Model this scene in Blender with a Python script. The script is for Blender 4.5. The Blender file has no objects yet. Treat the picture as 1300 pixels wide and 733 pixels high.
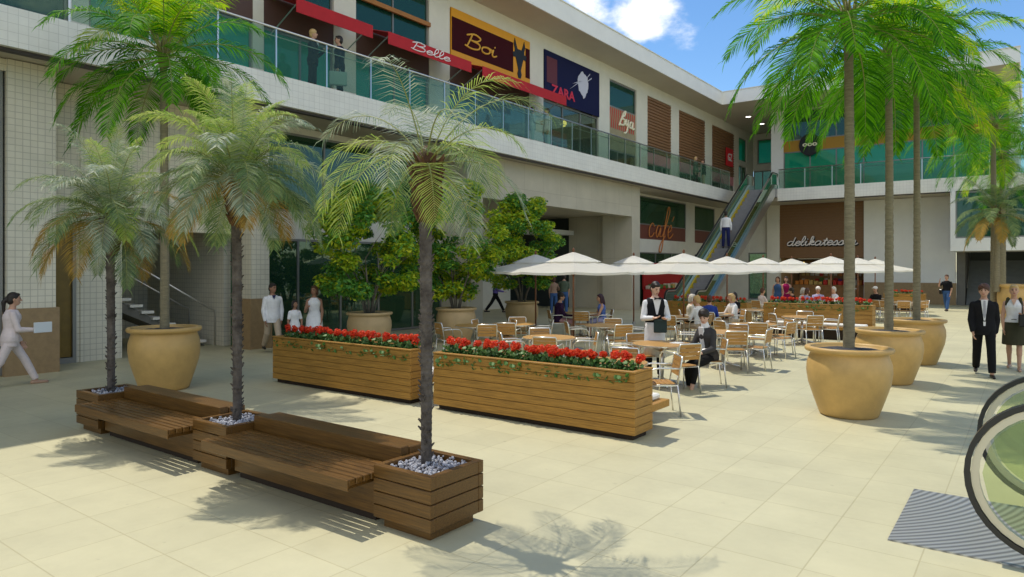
import bpy, math, random
from mathutils import Vector, Matrix, Quaternion
R = math.radians
S = bpy.context.scene
COL = S.collection

# ------------------------------------------------------------------ camera, sky, sun, exposure
YAW = 36.8
CA, SA = math.cos(R(YAW)), math.sin(R(YAW))
CAMH = 2.05
cam_d = bpy.data.cameras.new('camera')
cam = bpy.data.objects.new('camera', cam_d)
COL.objects.link(cam)
cam.location = (0, 0, CAMH)
cam.rotation_euler = (R(90), 0, R(YAW))
cam_d.sensor_width = 36
cam_d.lens = 36 * 880 / 1300
cam_d.shift_y = -26.5 / 1300
cam_d.clip_start = 0.05
cam_d.clip_end = 3000
S.camera = cam

SUN = Vector((-0.44, 0.035, 1.0)).normalized()          # towards the sun
sun_d = bpy.data.lights.new('sun', 'SUN')
sun_d.energy = 3.1
sun_d.angle = R(0.5)
sun_d.color = (1.0, 0.93, 0.80)
sun = bpy.data.objects.new('sun', sun_d)
COL.objects.link(sun)
sun.location = (-20, 12, 40)
sun.rotation_euler = (-SUN).to_track_quat('-Z', 'Y').to_euler()

W = bpy.data.worlds.new('World')
S.world = W
W.use_nodes = True
nt = W.node_tree
nt.nodes.clear()
def N(t, **k):
    n = nt.nodes.new(t)
    for a, b in k.items(): setattr(n, a, b)
    return n
L = nt.links.new
sky = N('ShaderNodeTexSky')
sky.sky_type = 'NISHITA'
sky.sun_disc = False
sky.sun_elevation = math.asin(SUN.z)
sky.sun_rotation = math.atan2(SUN.x, SUN.y)
sky.air_density = 1.0
sky.dust_density = 0.2
sky.ozone_density = 3.0
tc = N('ShaderNodeTexCoord')
mp = N('ShaderNodeMapping')
mp.inputs['Scale'].default_value = (5.0, 5.0, 9.0)
L(tc.outputs['Generated'], mp.inputs['Vector'])
no = N('ShaderNodeTexNoise')
no.inputs['Scale'].default_value = 1.6
no.inputs['Detail'].default_value = 9
no.inputs['Roughness'].default_value = 0.58
L(mp.outputs[0], no.inputs['Vector'])
acc = None
# cloud banks: direction of the centre, angular reach; wide ones unseen, added as fill light
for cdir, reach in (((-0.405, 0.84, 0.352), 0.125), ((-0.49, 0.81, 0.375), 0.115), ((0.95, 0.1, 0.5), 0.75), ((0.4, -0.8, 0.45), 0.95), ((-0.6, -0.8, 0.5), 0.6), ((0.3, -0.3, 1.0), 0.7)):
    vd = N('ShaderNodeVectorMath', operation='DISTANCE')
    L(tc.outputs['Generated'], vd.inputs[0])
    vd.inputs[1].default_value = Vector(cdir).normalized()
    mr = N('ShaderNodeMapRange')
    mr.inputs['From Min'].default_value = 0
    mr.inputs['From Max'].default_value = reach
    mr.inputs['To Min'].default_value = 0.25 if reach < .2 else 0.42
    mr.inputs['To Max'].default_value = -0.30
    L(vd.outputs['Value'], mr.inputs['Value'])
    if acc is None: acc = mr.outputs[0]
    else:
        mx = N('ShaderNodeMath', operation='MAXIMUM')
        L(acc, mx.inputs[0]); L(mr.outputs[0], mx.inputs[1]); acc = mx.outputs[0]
ad = N('ShaderNodeMath', operation='ADD')
L(no.outputs['Fac'], ad.inputs[0]); L(acc, ad.inputs[1])
rp = N('ShaderNodeMapRange', interpolation_type='SMOOTHSTEP')
rp.inputs['From Min'].default_value = 0.52
rp.inputs['From Max'].default_value = 0.84
L(ad.outputs[0], rp.inputs['Value'])
hs = N('ShaderNodeHueSaturation')
hs.inputs['Saturation'].default_value = 1.18
L(sky.outputs[0], hs.inputs['Color'])
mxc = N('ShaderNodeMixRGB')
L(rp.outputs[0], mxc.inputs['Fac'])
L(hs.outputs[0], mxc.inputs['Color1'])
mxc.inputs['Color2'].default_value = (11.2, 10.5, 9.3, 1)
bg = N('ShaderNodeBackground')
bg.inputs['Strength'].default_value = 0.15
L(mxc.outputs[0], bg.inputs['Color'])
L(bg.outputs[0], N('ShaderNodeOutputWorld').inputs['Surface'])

S.view_settings.view_transform = 'Standard'
S.view_settings.look = 'None'
S.view_settings.exposure = 0.21
S.view_settings.gamma = 1
S.view_settings.use_curve_mapping = False
S.render.engine = 'CYCLES'
S.cycles.use_denoising = True
S.cycles.max_bounces = 8
S.cycles.transparent_max_bounces = 24
S.cycles.diffuse_bounces = 4
S.cycles.caustics_reflective = False
S.cycles.caustics_refractive = False

# ------------------------------------------------------------------ small helpers
def at(px, py, z=0.0):
    """ground position (or at height z) that the photograph shows at a pixel"""
    t = (CAMH - z) * 880 / (py - 340)
    a = (px - 650) / 880
    return Vector(((CA * a - SA) * t, (SA * a + CA) * t, z))
def at_depth(px, t, z=0.0):
    a = (px - 650) / 880
    return Vector(((CA * a - SA) * t, (SA * a + CA) * t, z))
def turn(deg):
    """deg: 0 looks away from the camera, 90 to its right, 180 to it, 270 to its left"""
    return R(YAW - deg)
def heading(deg):
    return Vector((-math.sin(turn(deg)), math.cos(turn(deg)), 0))

class MB:
    def __init__(s): s.v = []; s.f = []; s.m = []; s.mi = 0
    def add(s, vs, fs):
        o = len(s.v); s.v += [tuple(p) for p in vs]
        for f in fs: s.f.append([i + o for i in f]); s.m.append(s.mi)
        return s
    def box(s, x0, x1, y0, y1, z0, z1):
        vs = [(x, y, z) for z in (z0, z1) for y in (y0, y1) for x in (x0, x1)]
        return s.add(vs, [(0, 2, 3, 1), (4, 5, 7, 6), (0, 1, 5, 4), (2, 6, 7, 3), (0, 4, 6, 2), (1, 3, 7, 5)])
    def bbox(s, x0, x1, y0, y1, z0, z1, b=0.01):
        """box with chamfered edges"""
        vs = []; idx = {}
        X, Y, Z = (x0, x1), (y0, y1), (z0, z1)
        for i in (0, 1):
            for j in (0, 1):
                for k in (0, 1):
                    sx, sy, sz = (b, -b)[i], (b, -b)[j], (b, -b)[k]
                    for a in range(3):
                        p = [X[i] + sx, Y[j] + sy, Z[k] + sz]; p[a] = (X[i], Y[j], Z[k])[a]
                        idx[(i, j, k, a)] = len(vs); vs.append(p)
        fs = []
        I = idx
        for i in (0, 1):
            f = [I[(i, 0, 0, 0)], I[(i, 1, 0, 0)], I[(i, 1, 1, 0)], I[(i, 0, 1, 0)]]; fs.append(f if i else f[::-1])
            f = [I[(0, i, 0, 1)], I[(0, i, 1, 1)], I[(1, i, 1, 1)], I[(1, i, 0, 1)]]; fs.append(f if i else f[::-1])
            f = [I[(0, 0, i, 2)], I[(1, 0, i, 2)], I[(1, 1, i, 2)], I[(0, 1, i, 2)]]; fs.append(f if i else f[::-1])
        for a in (0, 1):
            for c in (0, 1):
                fs.append([I[(0, a, c, 1)], I[(0, a, c, 2)], I[(1, a, c, 2)], I[(1, a, c, 1)]])
                fs.append([I[(a, 0, c, 0)], I[(a, 0, c, 2)], I[(a, 1, c, 2)], I[(a, 1, c, 0)]])
                fs.append([I[(a, c, 0, 0)], I[(a, c, 0, 1)], I[(a, c, 1, 1)], I[(a, c, 1, 0)]])
        for i in (0, 1):
            for j in (0, 1):
                for k in (0, 1): fs.append([I[(i, j, k, 0)], I[(i, j, k, 1)], I[(i, j, k, 2)]])
        return s.add(vs, fs)
    def loft(s, rings, cap=True, closed=False):
        n = len(rings[0]); vs = [p for r in rings for p in r]; fs = []
        m = len(rings)
        for i in range(m if closed else m - 1):
            a, b = i * n, ((i + 1) % m) * n
            for k in range(n): fs.append((a + k, a + (k + 1) % n, b + (k + 1) % n, b + k))
        if cap and not closed:
            fs.append(tuple(range(n))[::-1]); fs.append(tuple((m - 1) * n + k for k in range(n)))
        return s.add(vs, fs)
    def tube(s, pts, r, n=8, cap=True, closed=False):
        pts = [Vector(p) for p in pts]; m = len(pts)
        rs = r if isinstance(r, (list, tuple)) else [r] * m
        rings = []; u = None
        for i, p in enumerate(pts):
            a = pts[i - 1] if (i or closed) else p
            b = pts[(i + 1) % m] if (i < m - 1 or closed) else p
            d = (b - a)
            d = d.normalized() if d.length > 1e-9 else Vector((0, 0, 1))
            if u is None:
                u = d.cross(Vector((0, 0, 1)) if abs(d.z) < 0.9 else Vector((1, 0, 0))).normalized()
            else:
                u = (u - d * u.dot(d)); u = u.normalized() if u.length > 1e-6 else d.orthogonal().normalized()
            w = d.cross(u)
            rings.append([p + (u * math.cos(2 * math.pi * k / n) + w * math.sin(2 * math.pi * k / n)) * rs[i] for k in range(n)])
        return s.loft(rings, cap, closed)
    def strip(s, pts, wdir, w, t, up):
        """rectangular bar along pts: width w along wdir, thickness t along up(list or vector)"""
        rings = []
        for i, p in enumerate(pts):
            p = Vector(p); a = Vector(wdir) * (w / 2)
            b = Vector(up[i] if isinstance(up, list) else up) * (t / 2)
            rings.append([p + a + b, p - a + b, p - a - b, p + a - b])
        return s.loft(rings)
    def lathe(s, prof, n=24, c=(0, 0, 0)):
        rings = [[(c[0] + r * math.cos(2 * math.pi * k / n), c[1] + r * math.sin(2 * math.pi * k / n), c[2] + z) for k in range(n)] for r, z in prof]
        return s.loft(rings, True)
    def disc(s, r, z, n=24, c=(0, 0)):
        return s.add([(c[0] + r * math.cos(2 * math.pi * k / n), c[1] + r * math.sin(2 * math.pi * k / n), z) for k in range(n)], [tuple(range(n))])
    def prism(s, poly, axis, a, b):
        """poly: 2-D points in the two other axes (cyclic order kept x-y, y-z, x-z)"""
        def p3(q, h): return {'x': (h, q[0], q[1]), 'y': (q[0], h, q[1]), 'z': (q[0], q[1], h)}[axis]
        n = len(poly)
        vs = [p3(q, a) for q in poly] + [p3(q, b) for q in poly]
        fs = [tuple(range(n))[::-1], tuple(range(n, 2 * n))] + [(k, (k + 1) % n, n + (k + 1) % n, n + k) for k in range(n)]
        return s.add(vs, fs)
    def ell(s, c, rx, ry, rz, n=10, m=7, rot=None):
        c = Vector(c); vs = []
        for i in range(1, m):
            th = math.pi * i / m
            for k in range(n):
                ph = 2 * math.pi * k / n
                p = Vector((rx * math.sin(th) * math.cos(ph), ry * math.sin(th) * math.sin(ph), rz * math.cos(th)))
                vs.append(c + (rot @ p if rot else p))
        t = Vector((0, 0, rz)); vs += [c + (rot @ t if rot else t), c - (rot @ t if rot else t)]
        fs = []
        for i in range(m - 2):
            for k in range(n): fs.append((i * n + k, (i + 1) * n + k, (i + 1) * n + (k + 1) % n, i * n + (k + 1) % n))
        T, B = len(vs) - 2, len(vs) - 1
        for k in range(n):
            fs.append((T, k, (k + 1) % n)); fs.append((B, (m - 2) * n + (k + 1) % n, (m - 2) * n + k))
        return s.add(vs, fs)
    def cap(s, a, b, ra, rb, n=10):
        """tapered capsule"""
        a, b = Vector(a), Vector(b); d = (b - a)
        d = d.normalized() if d.length > 1e-6 else Vector((0, 0, 1))
        pts = []; rs = []
        for q in (90, 60, 30): pts.append(a - d * ra * math.sin(R(q))); rs.append(max(ra * math.cos(R(q)), ra * 0.06))
        for q in (0, .25, .5, .75, 1): pts.append(a.lerp(b, q)); rs.append(ra + (rb - ra) * q)
        for q in (30, 60, 90): pts.append(b + d * rb * math.sin(R(q))); rs.append(max(rb * math.cos(R(q)), rb * 0.06))
        return s.tube(pts, rs, n)
    def build(s, name, mat, parent=None, smooth=False, world=True):
        me = bpy.data.meshes.new(name)
        off = Vector((0, 0, 0))
        if parent is not None and world:
            p = parent
            while p is not None: off += p.location; p = p.parent
        me.from_pydata([tuple(Vector(v) - off) for v in s.v], [], s.f)
        for mm in (mat if isinstance(mat, (list, tuple)) else [mat]): me.materials.append(mm)
        if any(s.m): me.polygons.foreach_set('material_index', s.m)
        if smooth: me.polygons.foreach_set('use_smooth', [True] * len(me.polygons))
        me.update()
        o = bpy.data.objects.new(name, me); COL.objects.link(o)
        if parent is not None: o.parent = parent
        return o
def smooth_by_angle(o, deg=40):
    try: o.data.set_sharp_from_angle(angle=R(deg))
    except Exception: pass
    return o
def tag(o, label, cat, group=None, kind=None):
    o['label'] = label; o['category'] = cat
    if group: o['group'] = group
    if kind: o['kind'] = kind
    return o
def thing(name, label, cat, loc=(0, 0, 0), rz=0, group=None):
    o = bpy.data.objects.new(name, None); COL.objects.link(o)
    o.empty_display_size = 0.1
    o.location = loc; o.rotation_euler = (0, 0, rz)
    return tag(o, label, cat, group)
def dup(o, loc=None, rz=None, label=None, group=None, parent=None, scale=None):
    c = o.copy(); COL.objects.link(c)
    if parent is not None: c.parent = parent
    if loc is not None: c.location = loc
    if rz is not None: c.rotation_euler = (0, 0, rz)
    if scale is not None: c.scale = (scale,) * 3
    if label: c['label'] = label
    if group: c['group'] = group
    for ch in list(o.children): dup(ch, parent=c)
    return c
def structure(o): o['kind'] = 'structure'; return o

# ------------------------------------------------------------------ materials
MATS = {}
def mat(name, col, rough=0.6, var=0.0, vscale=4.0, bump=0.0, bscale=30.0, metal=0.0, spec=0.4, stretch=None, col2=None, sheen=0.0, transl=0.0, island=0.0, emit=None):
    if name in MATS: return MATS[name]
    m = bpy.data.materials.new(name); m.use_nodes = True
    t = m.node_tree; n = t.nodes; l = t.links.new
    b = n['Principled BSDF']
    b.inputs['Base Color'].default_value = (*col, 1)
    b.inputs['Roughness'].default_value = rough
    b.inputs['Metallic'].default_value = metal
    b.inputs['Specular IOR Level'].default_value = spec
    if sheen: b.inputs['Sheen Weight'].default_value = sheen
    if emit:
        b.inputs['Emission Color'].default_value = (*emit[0], 1); b.inputs['Emission Strength'].default_value = emit[1]
    vec = None
    if var or bump:
        g = n.new('ShaderNodeTexCoord'); vec = g.outputs['Object']
        if stretch:
            mpn = n.new('ShaderNodeMapping'); mpn.inputs['Scale'].default_value = stretch
            l(vec, mpn.inputs['Vector']); vec = mpn.outputs[0]
    if var or col2:
        c2 = col2 or tuple(max(0, c * (1 - var)) for c in col)
        c1 = col if col2 else tuple(min(1, c * (1 + var)) for c in col)
        mix = n.new('ShaderNodeMixRGB')
        mix.inputs['Color1'].default_value = (*c1, 1); mix.inputs['Color2'].default_value = (*c2, 1)
        if island:
            gi = n.new('ShaderNodeNewGeometry'); fac = gi.outputs['Random Per Island']
        else:
            x = n.new('ShaderNodeTexNoise'); x.inputs['Scale'].default_value = vscale; x.inputs['Detail'].default_value = 6
            x.inputs['Roughness'].default_value = 0.65
            if vec is not None: l(vec, x.inputs['Vector'])
            r = n.new('ShaderNodeMapRange'); r.inputs['From Min'].default_value = 0.3; r.inputs['From Max'].default_value = 0.7
            l(x.outputs['Fac'], r.inputs['Value']); fac = r.outputs[0]
        l(fac, mix.inputs['Fac']); l(mix.outputs[0], b.inputs['Base Color'])
        colout = mix.outputs[0]
    else: colout = None
    if bump:
        x = n.new('ShaderNodeTexNoise'); x.inputs['Scale'].default_value = bscale; x.inputs['Detail'].default_value = 5
        l(vec, x.inputs['Vector'])
        bp = n.new('ShaderNodeBump'); bp.inputs['Strength'].default_value = bump; bp.inputs['Distance'].default_value = 0.01
        l(x.outputs['Fac'], bp.inputs['Height']); l(bp.outputs[0], b.inputs['Normal'])
    if transl:
        tr = n.new('ShaderNodeBsdfTranslucent')
        if colout is not None: l(colout, tr.inputs['Color'])
        else: tr.inputs['Color'].default_value = (*col, 1)
        ms = n.new('ShaderNodeMixShader'); ms.inputs[0].default_value = transl
        l(b.outputs[0], ms.inputs[1]); l(tr.outputs[0], ms.inputs[2])
        l(ms.outputs[0], n['Material Output'].inputs['Surface'])
    MATS[name] = m
    return m

def glass_mat(name, tint, gloss=0.10, rough=0.02, film=None, top=0.5):
    m = bpy.data.materials.new(name); m.use_nodes = True
    t = m.node_tree; n = t.nodes; l = t.links.new; n.clear()
    tr = n.new('ShaderNodeBsdfTransparent'); tr.inputs['Color'].default_value = (*tint, 1)
    gl = n.new('ShaderNodeBsdfGlossy'); gl.inputs['Roughness'].default_value = rough; gl.inputs['Color'].default_value = (0.72, 0.88, 0.76, 1)
    fr = n.new('ShaderNodeLayerWeight'); fr.inputs['Blend'].default_value = 0.25
    mr = n.new('ShaderNodeMapRange'); mr.inputs['To Min'].default_value = gloss; mr.inputs['To Max'].default_value = top
    l(fr.outputs['Fresnel'], mr.inputs['Value'])
    base = tr
    if film:
        df = n.new('ShaderNodeBsdfDiffuse'); df.inputs['Color'].default_value = (*film[0], 1)
        m0 = n.new('ShaderNodeMixShader'); m0.inputs[0].default_value = film[1]
        l(tr.outputs[0], m0.inputs[1]); l(df.outputs[0], m0.inputs[2]); base = m0
    ms = n.new('ShaderNodeMixShader')
    l(mr.outputs[0], ms.inputs[0]); l(base.outputs[0], ms.inputs[1]); l(gl.outputs[0], ms.inputs[2])
    l(ms.outputs[0], n.new('ShaderNodeOutputMaterial').inputs['Surface'])
    return m

def tile_mat(name, col, joint, size, jw, floor=False, rough=0.35, var=0.06, size2=None):
    """square tiles laid on vertical faces (or on the floor) in metres of world space"""
    m = bpy.data.materials.new(name); m.use_nodes = True
    t = m.node_tree; n = t.nodes; l = t.links.new
    b = n['Principled BSDF']
    g = n.new('ShaderNodeNewGeometry')
    sp = n.new('ShaderNodeSeparateXYZ'); l(g.outputs['Position'], sp.inputs[0])
    cb = n.new('ShaderNodeCombineXYZ')
    if floor:
        l(sp.outputs['X'], cb.inputs['X']); l(sp.outputs['Y'], cb.inputs['Y'])
    else:
        sn = n.new('ShaderNodeSeparateXYZ'); l(g.outputs['True Normal'], sn.inputs[0])
        ab = n.new('ShaderNodeMath'); ab.operation = 'ABSOLUTE'; l(sn.outputs['X'], ab.inputs[0])
        mx = n.new('ShaderNodeMix'); mx.data_type = 'FLOAT'
        l(ab.outputs[0], mx.inputs[0]); l(sp.outputs['X'], mx.inputs[2]); l(sp.outputs['Y'], mx.inputs[3])
        l(mx.outputs[0], cb.inputs['X']); l(sp.outputs['Z'], cb.inputs['Y'])
    br = n.new('ShaderNodeTexBrick')
    br.offset = 0.0; br.squash = 1.0
    br.inputs['Scale'].default_value = 1
    br.inputs['Brick Width'].default_value = size
    br.inputs['Row Height'].default_value = size2 or size
    br.inputs['Mortar Size'].default_value = jw
    br.inputs['Mortar Smooth'].default_value = 0.1
    br.inputs['Bias'].default_value = 0
    br.inputs['Color1'].default_value = (*[c * (1 - var) for c in col], 1)
    br.inputs['Color2'].default_value = (*[min(1, c * (1 + var)) for c in col], 1)
    br.inputs['Mortar'].default_value = (*joint, 1)
    l(cb.outputs[0], br.inputs['Vector'])
    nz = n.new('ShaderNodeTexNoise'); nz.inputs['Scale'].default_value = 1.1; nz.inputs['Detail'].default_value = 8; nz.inputs['Roughness'].default_value = 0.65
    l(g.outputs['Position'], nz.inputs['Vector'])
    mr = n.new('ShaderNodeMapRange'); mr.inputs['From Min'].default_value = 0.3; mr.inputs['From Max'].default_value = 0.7
    mr.inputs['To Min'].default_value = 0.90; mr.inputs['To Max'].default_value = 1.06
    l(nz.outputs['Fac'], mr.inputs['Value'])
    mu = n.new('ShaderNodeMixRGB'); mu.blend_type = 'MULTIPLY'; mu.inputs['Fac'].default_value = 1
    l(br.outputs['Color'], mu.inputs['Color1']); l(mr.outputs[0], mu.inputs['Color2'])
    fin = mu.outputs[0]
    if floor:
        nb = n.new('ShaderNodeTexNoise'); nb.inputs['Scale'].default_value = .45; nb.inputs['Detail'].default_value = 10; nb.inputs['Roughness'].default_value = .72
        l(g.outputs['Position'], nb.inputs['Vector'])
        rb = n.new('ShaderNodeMapRange'); rb.inputs['From Min'].default_value = .5; rb.inputs['From Max'].default_value = .75; rb.inputs['To Min'].default_value = 1; rb.inputs['To Max'].default_value = .90
        l(nb.outputs['Fac'], rb.inputs['Value'])
        ns = n.new('ShaderNodeTexNoise'); ns.inputs['Scale'].default_value = 9; ns.inputs['Detail'].default_value = 3
        l(g.outputs['Position'], ns.inputs['Vector'])
        rs = n.new('ShaderNodeMapRange'); rs.inputs['From Min'].default_value = .70; rs.inputs['From Max'].default_value = .76; rs.inputs['To Min'].default_value = 1; rs.inputs['To Max'].default_value = .86
        l(ns.outputs['Fac'], rs.inputs['Value'])
        for q_ in (rb, rs):
            m2 = n.new('ShaderNodeMixRGB'); m2.blend_type = 'MULTIPLY'; m2.inputs['Fac'].default_value = 1
            l(fin, m2.inputs['Color1']); l(q_.outputs[0], m2.inputs['Color2']); fin = m2.outputs[0]
    l(fin, b.inputs['Base Color'])
    b.inputs['Roughness'].default_value = rough
    nz2 = n.new('ShaderNodeTexNoise'); nz2.inputs['Scale'].default_value = 14; nz2.inputs['Detail'].default_value = 6
    l(g.outputs['Position'], nz2.inputs['Vector'])
    mr2 = n.new('ShaderNodeMapRange'); mr2.inputs['To Min'].default_value = rough - 0.1; mr2.inputs['To Max'].default_value = rough + 0.2
    l(nz2.outputs['Fac'], mr2.inputs['Value']); l(mr2.outputs[0], b.inputs['Roughness'])
    bp = n.new('ShaderNodeBump'); bp.inputs['Strength'].default_value = 0.35; bp.inputs['Distance'].default_value = 0.004; bp.invert = True
    l(br.outputs['Fac'], bp.inputs['Height']); l(bp.outputs[0], b.inputs['Normal'])
    MATS[name] = m
    return m

M_floor = tile_mat('stone_paving', (0.52, 0.488, 0.312), (0.43, 0.392, 0.235), 0.62, 0.005, floor=True, rough=0.5, var=0.04)
M_tile = tile_mat('wall_tile', (0.68, 0.64, 0.52), (0.45, 0.42, 0.34), 0.125, 0.006, rough=0.35, var=0.03)
M_panel = tile_mat('wall_panel', (0.52, 0.48, 0.38), (0.40, 0.36, 0.28), 1.25, 0.008, rough=0.6, var=0.03, size2=2.5)
M_paint = mat('pale_paint', (0.68, 0.66, 0.58), 0.7, var=0.05, vscale=1.5)
M_soffit = mat('beige_soffit', (0.50, 0.455, 0.37), 0.8, var=0.04, vscale=1.0)
M_white = mat('white_paint', (0.76, 0.76, 0.74), 0.6, var=0.04, vscale=1.2)
M_fascia = tile_mat('fascia_tile', (0.76, 0.75, 0.69), (0.60, 0.59, 0.54), 0.16, 0.005, rough=0.4, var=0.02)
M_plinth = mat('brown_stone', (0.30, 0.205, 0.105), 0.55, var=0.12, vscale=9, bump=0.15, bscale=60)
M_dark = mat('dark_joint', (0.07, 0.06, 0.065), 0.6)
M_frame = mat('grey_frame', (0.22, 0.22, 0.21), 0.4, metal=0.3)
M_black = mat('black_metal', (0.02, 0.02, 0.02), 0.35)
M_rubber = mat('black_rubber', (0.012, 0.012, 0.013), 0.35, spec=0.6)
M_steel = mat('brushed_steel', (0.62, 0.62, 0.60), 0.3, metal=0.95, var=0.05, vscale=20)
M_alu = mat('aluminium_tube', (0.78, 0.76, 0.70), 0.28, metal=0.85)
M_gold = mat('bronze_door', (0.17, 0.105, 0.012), 0.4, var=0.15, vscale=6)
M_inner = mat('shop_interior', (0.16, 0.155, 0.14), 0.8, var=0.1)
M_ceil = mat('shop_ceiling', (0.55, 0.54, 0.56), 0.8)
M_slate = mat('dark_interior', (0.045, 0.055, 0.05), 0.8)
M_louv = mat('louvre_wood', (0.24, 0.125, 0.06), 0.5, var=0.22, vscale=5, stretch=(8, 1, 8))
M_louvx = mat('panel_wood', (0.20, 0.105, 0.045), 0.5, var=0.2, vscale=5, stretch=(1, 8, 14))
M_wood = mat('teak_board', (0.365, 0.188, 0.036), 0.5, var=0.42, vscale=5, stretch=(0.6, 12, 20), bump=0.1, bscale=20)
M_wooda = mat('teak_board_end', (0.345, 0.178, 0.033), 0.5, var=0.3, vscale=5, stretch=(9, 0.8, 14), bump=0.1, bscale=20)
M_bench = mat('oiled_bench_wood', (0.125, 0.060, 0.013), 0.36, var=0.5, vscale=5, stretch=(0.6, 12, 20), bump=0.12, bscale=20)
M_ctop = mat('honey_wood', (0.46, 0.25, 0.065), 0.4, var=0.15, vscale=6, stretch=(1, 10, 4))
M_cslat = mat('chair_slat_wood', (0.42, 0.22, 0.06), 0.45, var=0.22, vscale=6, stretch=(1, 9, 9))
M_pole = mat('mahogany_pole', (0.16, 0.06, 0.022), 0.4, var=0.2, vscale=12)
M_canvas = mat('cream_canvas', (0.87, 0.86, 0.80), 0.85, var=0.02, transl=0.5)
M_pot = mat('ochre_glaze', (0.54, 0.345, 0.12), 0.45, var=0.16, vscale=2.2, bump=0.06, bscale=12)
M_pot2 = mat('sandstone_pot', (0.52, 0.37, 0.19), 0.6, var=0.10, vscale=3, bump=0.06, bscale=12)
M_soil = mat('dark_soil', (0.05, 0.05, 0.055), 0.9, var=0.5, vscale=25, bump=0.8, bscale=60)
M_peb = mat('grey_pebble', (0.5, 0.5, 0.53), 0.6, col2=(0.2, 0.2, 0.23), island=1)
M_green_gl = glass_mat('balcony_glass', (0.74, 0.85, 0.78), 0.02, film=((0.16, 0.22, 0.17), 0.08), top=0.16)
M_shop_gl = glass_mat('shop_glass', (0.42, 0.54, 0.44), 0.08, film=((0.05, 0.13, 0.07), 0.4), top=0.38)
M_clear_gl = glass_mat('clear_shop_glass', (0.80, 0.86, 0.82), 0.03, top=0.2)
M_emer = glass_mat('emerald_glass', (0.20, 0.62, 0.45), 0.05, film=((0.01, 0.42, 0.24), 0.6))
M_teal = glass_mat('teal_glass', (0.16, 0.30, 0.24), 0.06, film=((0.02, 0.10, 0.075), 0.5), top=.3)
M_esc_gl = glass_mat('escalator_glass', (0.88, 0.93, 0.76), 0.03, film=((0.42, 0.47, 0.28), 0.12), top=.3)
M_lamp = mat('downlight', (0.9, 0.9, 0.85), 0.4, emit=((1, 0.95, 0.85), 3.0))
M_warm = mat('warm_lamp', (0.9, 0.7, 0.2), 0.4, emit=((1, 0.62, 0.12), 1.8))
M_red = mat('red_canvas', (0.50, 0.018, 0.025), 0.7, var=0.08, vscale=3, transl=0.15)
M_lintel = mat('brown_lintel', (0.10, 0.055, 0.045), 0.6)

def text(s, name, m, parent, loc, rot, width, shear=0.0, height=None, ext=0.012, bold=0.0, world=True):
    cu = bpy.data.curves.new(name, 'FONT'); cu.body = s; cu.shear = shear; cu.offset = bold; cu.extrude = 0.5; cu.align_x = 'CENTER'; cu.align_y = 'CENTER'
    tmp = bpy.data.objects.new(name, cu); COL.objects.link(tmp)
    dg = bpy.context.evaluated_depsgraph_get()
    me = bpy.data.meshes.new_from_object(tmp.evaluated_get(dg))
    bpy.data.objects.remove(tmp)
    xs = [v.co.x for v in me.vertices]; ys = [v.co.y for v in me.vertices]
    k = width / (max(xs) - min(xs)); ky = (height / (max(ys) - min(ys))) if height else k
    cx = (max(xs) + min(xs)) / 2; cy = (max(ys) + min(ys)) / 2
    for v in me.vertices: v.co = Vector(((v.co.x - cx) * k, (v.co.y - cy) * ky, v.co.z * 2 * ext))
    me.materials.clear(); me.materials.append(m)
    o = bpy.data.objects.new(name, me); COL.objects.link(o)
    off = Vector((0, 0, 0))
    if parent is not None and world:
        p = parent
        while p is not None: off += p.location; p = p.parent
    o.parent = parent; o.location = Vector(loc) - off; o.rotation_euler = rot
    return o
GLY = {'B': (1.15, [[(0, 0), (.15, 1), (.25, 2)], [(-.15, 1.65), (.4, 2.1), (.95, 1.8), (.7, 1.2), (.25, 1.1)], [(.3, 1.1), (.95, .9), (.95, .2), (.4, -.05), (-.15, .15)]]),
 'o': (.85, [[(.45, .95), (.1, .75), (.1, .2), (.4, 0), (.7, .25), (.7, .75), (.45, .95), (.85, .85)]]),
 'i': (.5, [[(0, .5), (.15, .95), (.12, .2), (.3, 0), (.5, .25)], [(.2, 1.35), (.23, 1.47)]]),
 'e': (.64, [[(.05, .45), (.5, .6), (.5, .9), (.25, .95), (.05, .5), (.2, .02), (.45, .05), (.66, .35)]]),
 'l': (.48, [[(0, .3), (.35, 1.2), (.35, 1.9), (.2, 1.95), (.1, 1.2), (.12, .2), (.3, 0), (.5, .3)]]),
 'd': (.92, [[(.6, .85), (.3, .95), (.05, .6), (.1, .1), (.4, .05), (.62, .5), (.75, 1.9)], [(.68, 1), (.62, .2), (.75, 0), (.95, .25)]]),
 'k': (.68, [[(0, .3), (.3, 1.2), (.3, 1.9), (.15, 1.9), (.1, 1), (.1, 0)], [(.1, .5), (.45, .95), (.5, .65), (.15, .5), (.4, .1), (.7, .2)]]),
 'a': (.88, [[(.6, .85), (.3, .95), (.05, .6), (.1, .1), (.35, .02), (.6, .5), (.63, .9)], [(.62, .8), (.6, .15), (.72, 0), (.9, .25)]]),
 't': (.48, [[(0, .3), (.25, 1), (.32, 1.6)], [(.3, 1.5), (.18, .3), (.3, 0), (.5, .25)], [(0, 1.05), (.5, 1.1)]]),
 's': (.62, [[(0, .3), (.35, .95), (.5, .6), (.45, .1), (.15, 0), (0, .15)], [(.15, .02), (.4, .02), (.65, .3)]]),
 'n': (.82, [[(0, .6), (.12, .95), (.1, 0)], [(.1, .5), (.35, .95), (.52, .8), (.5, .15), (.65, 0), (.85, .3)]])}
def script(word, r, name, m, parent, origin, xdir, width, xh, slant=.3):
    lines = []; x = 0
    for ch in word:
        w, ls = GLY[ch]
        lines += [[(x + a, b) for a, b in l_] for l_ in ls]; x += w
    kx = width / x / xh
    return strokes([[(a * kx, b) for a, b in l_] for l_ in lines], r, name, m, parent, origin, xdir, xh, slant)
FX = (R(90), 0, R(90))      # writing on a wall that faces +X
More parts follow.
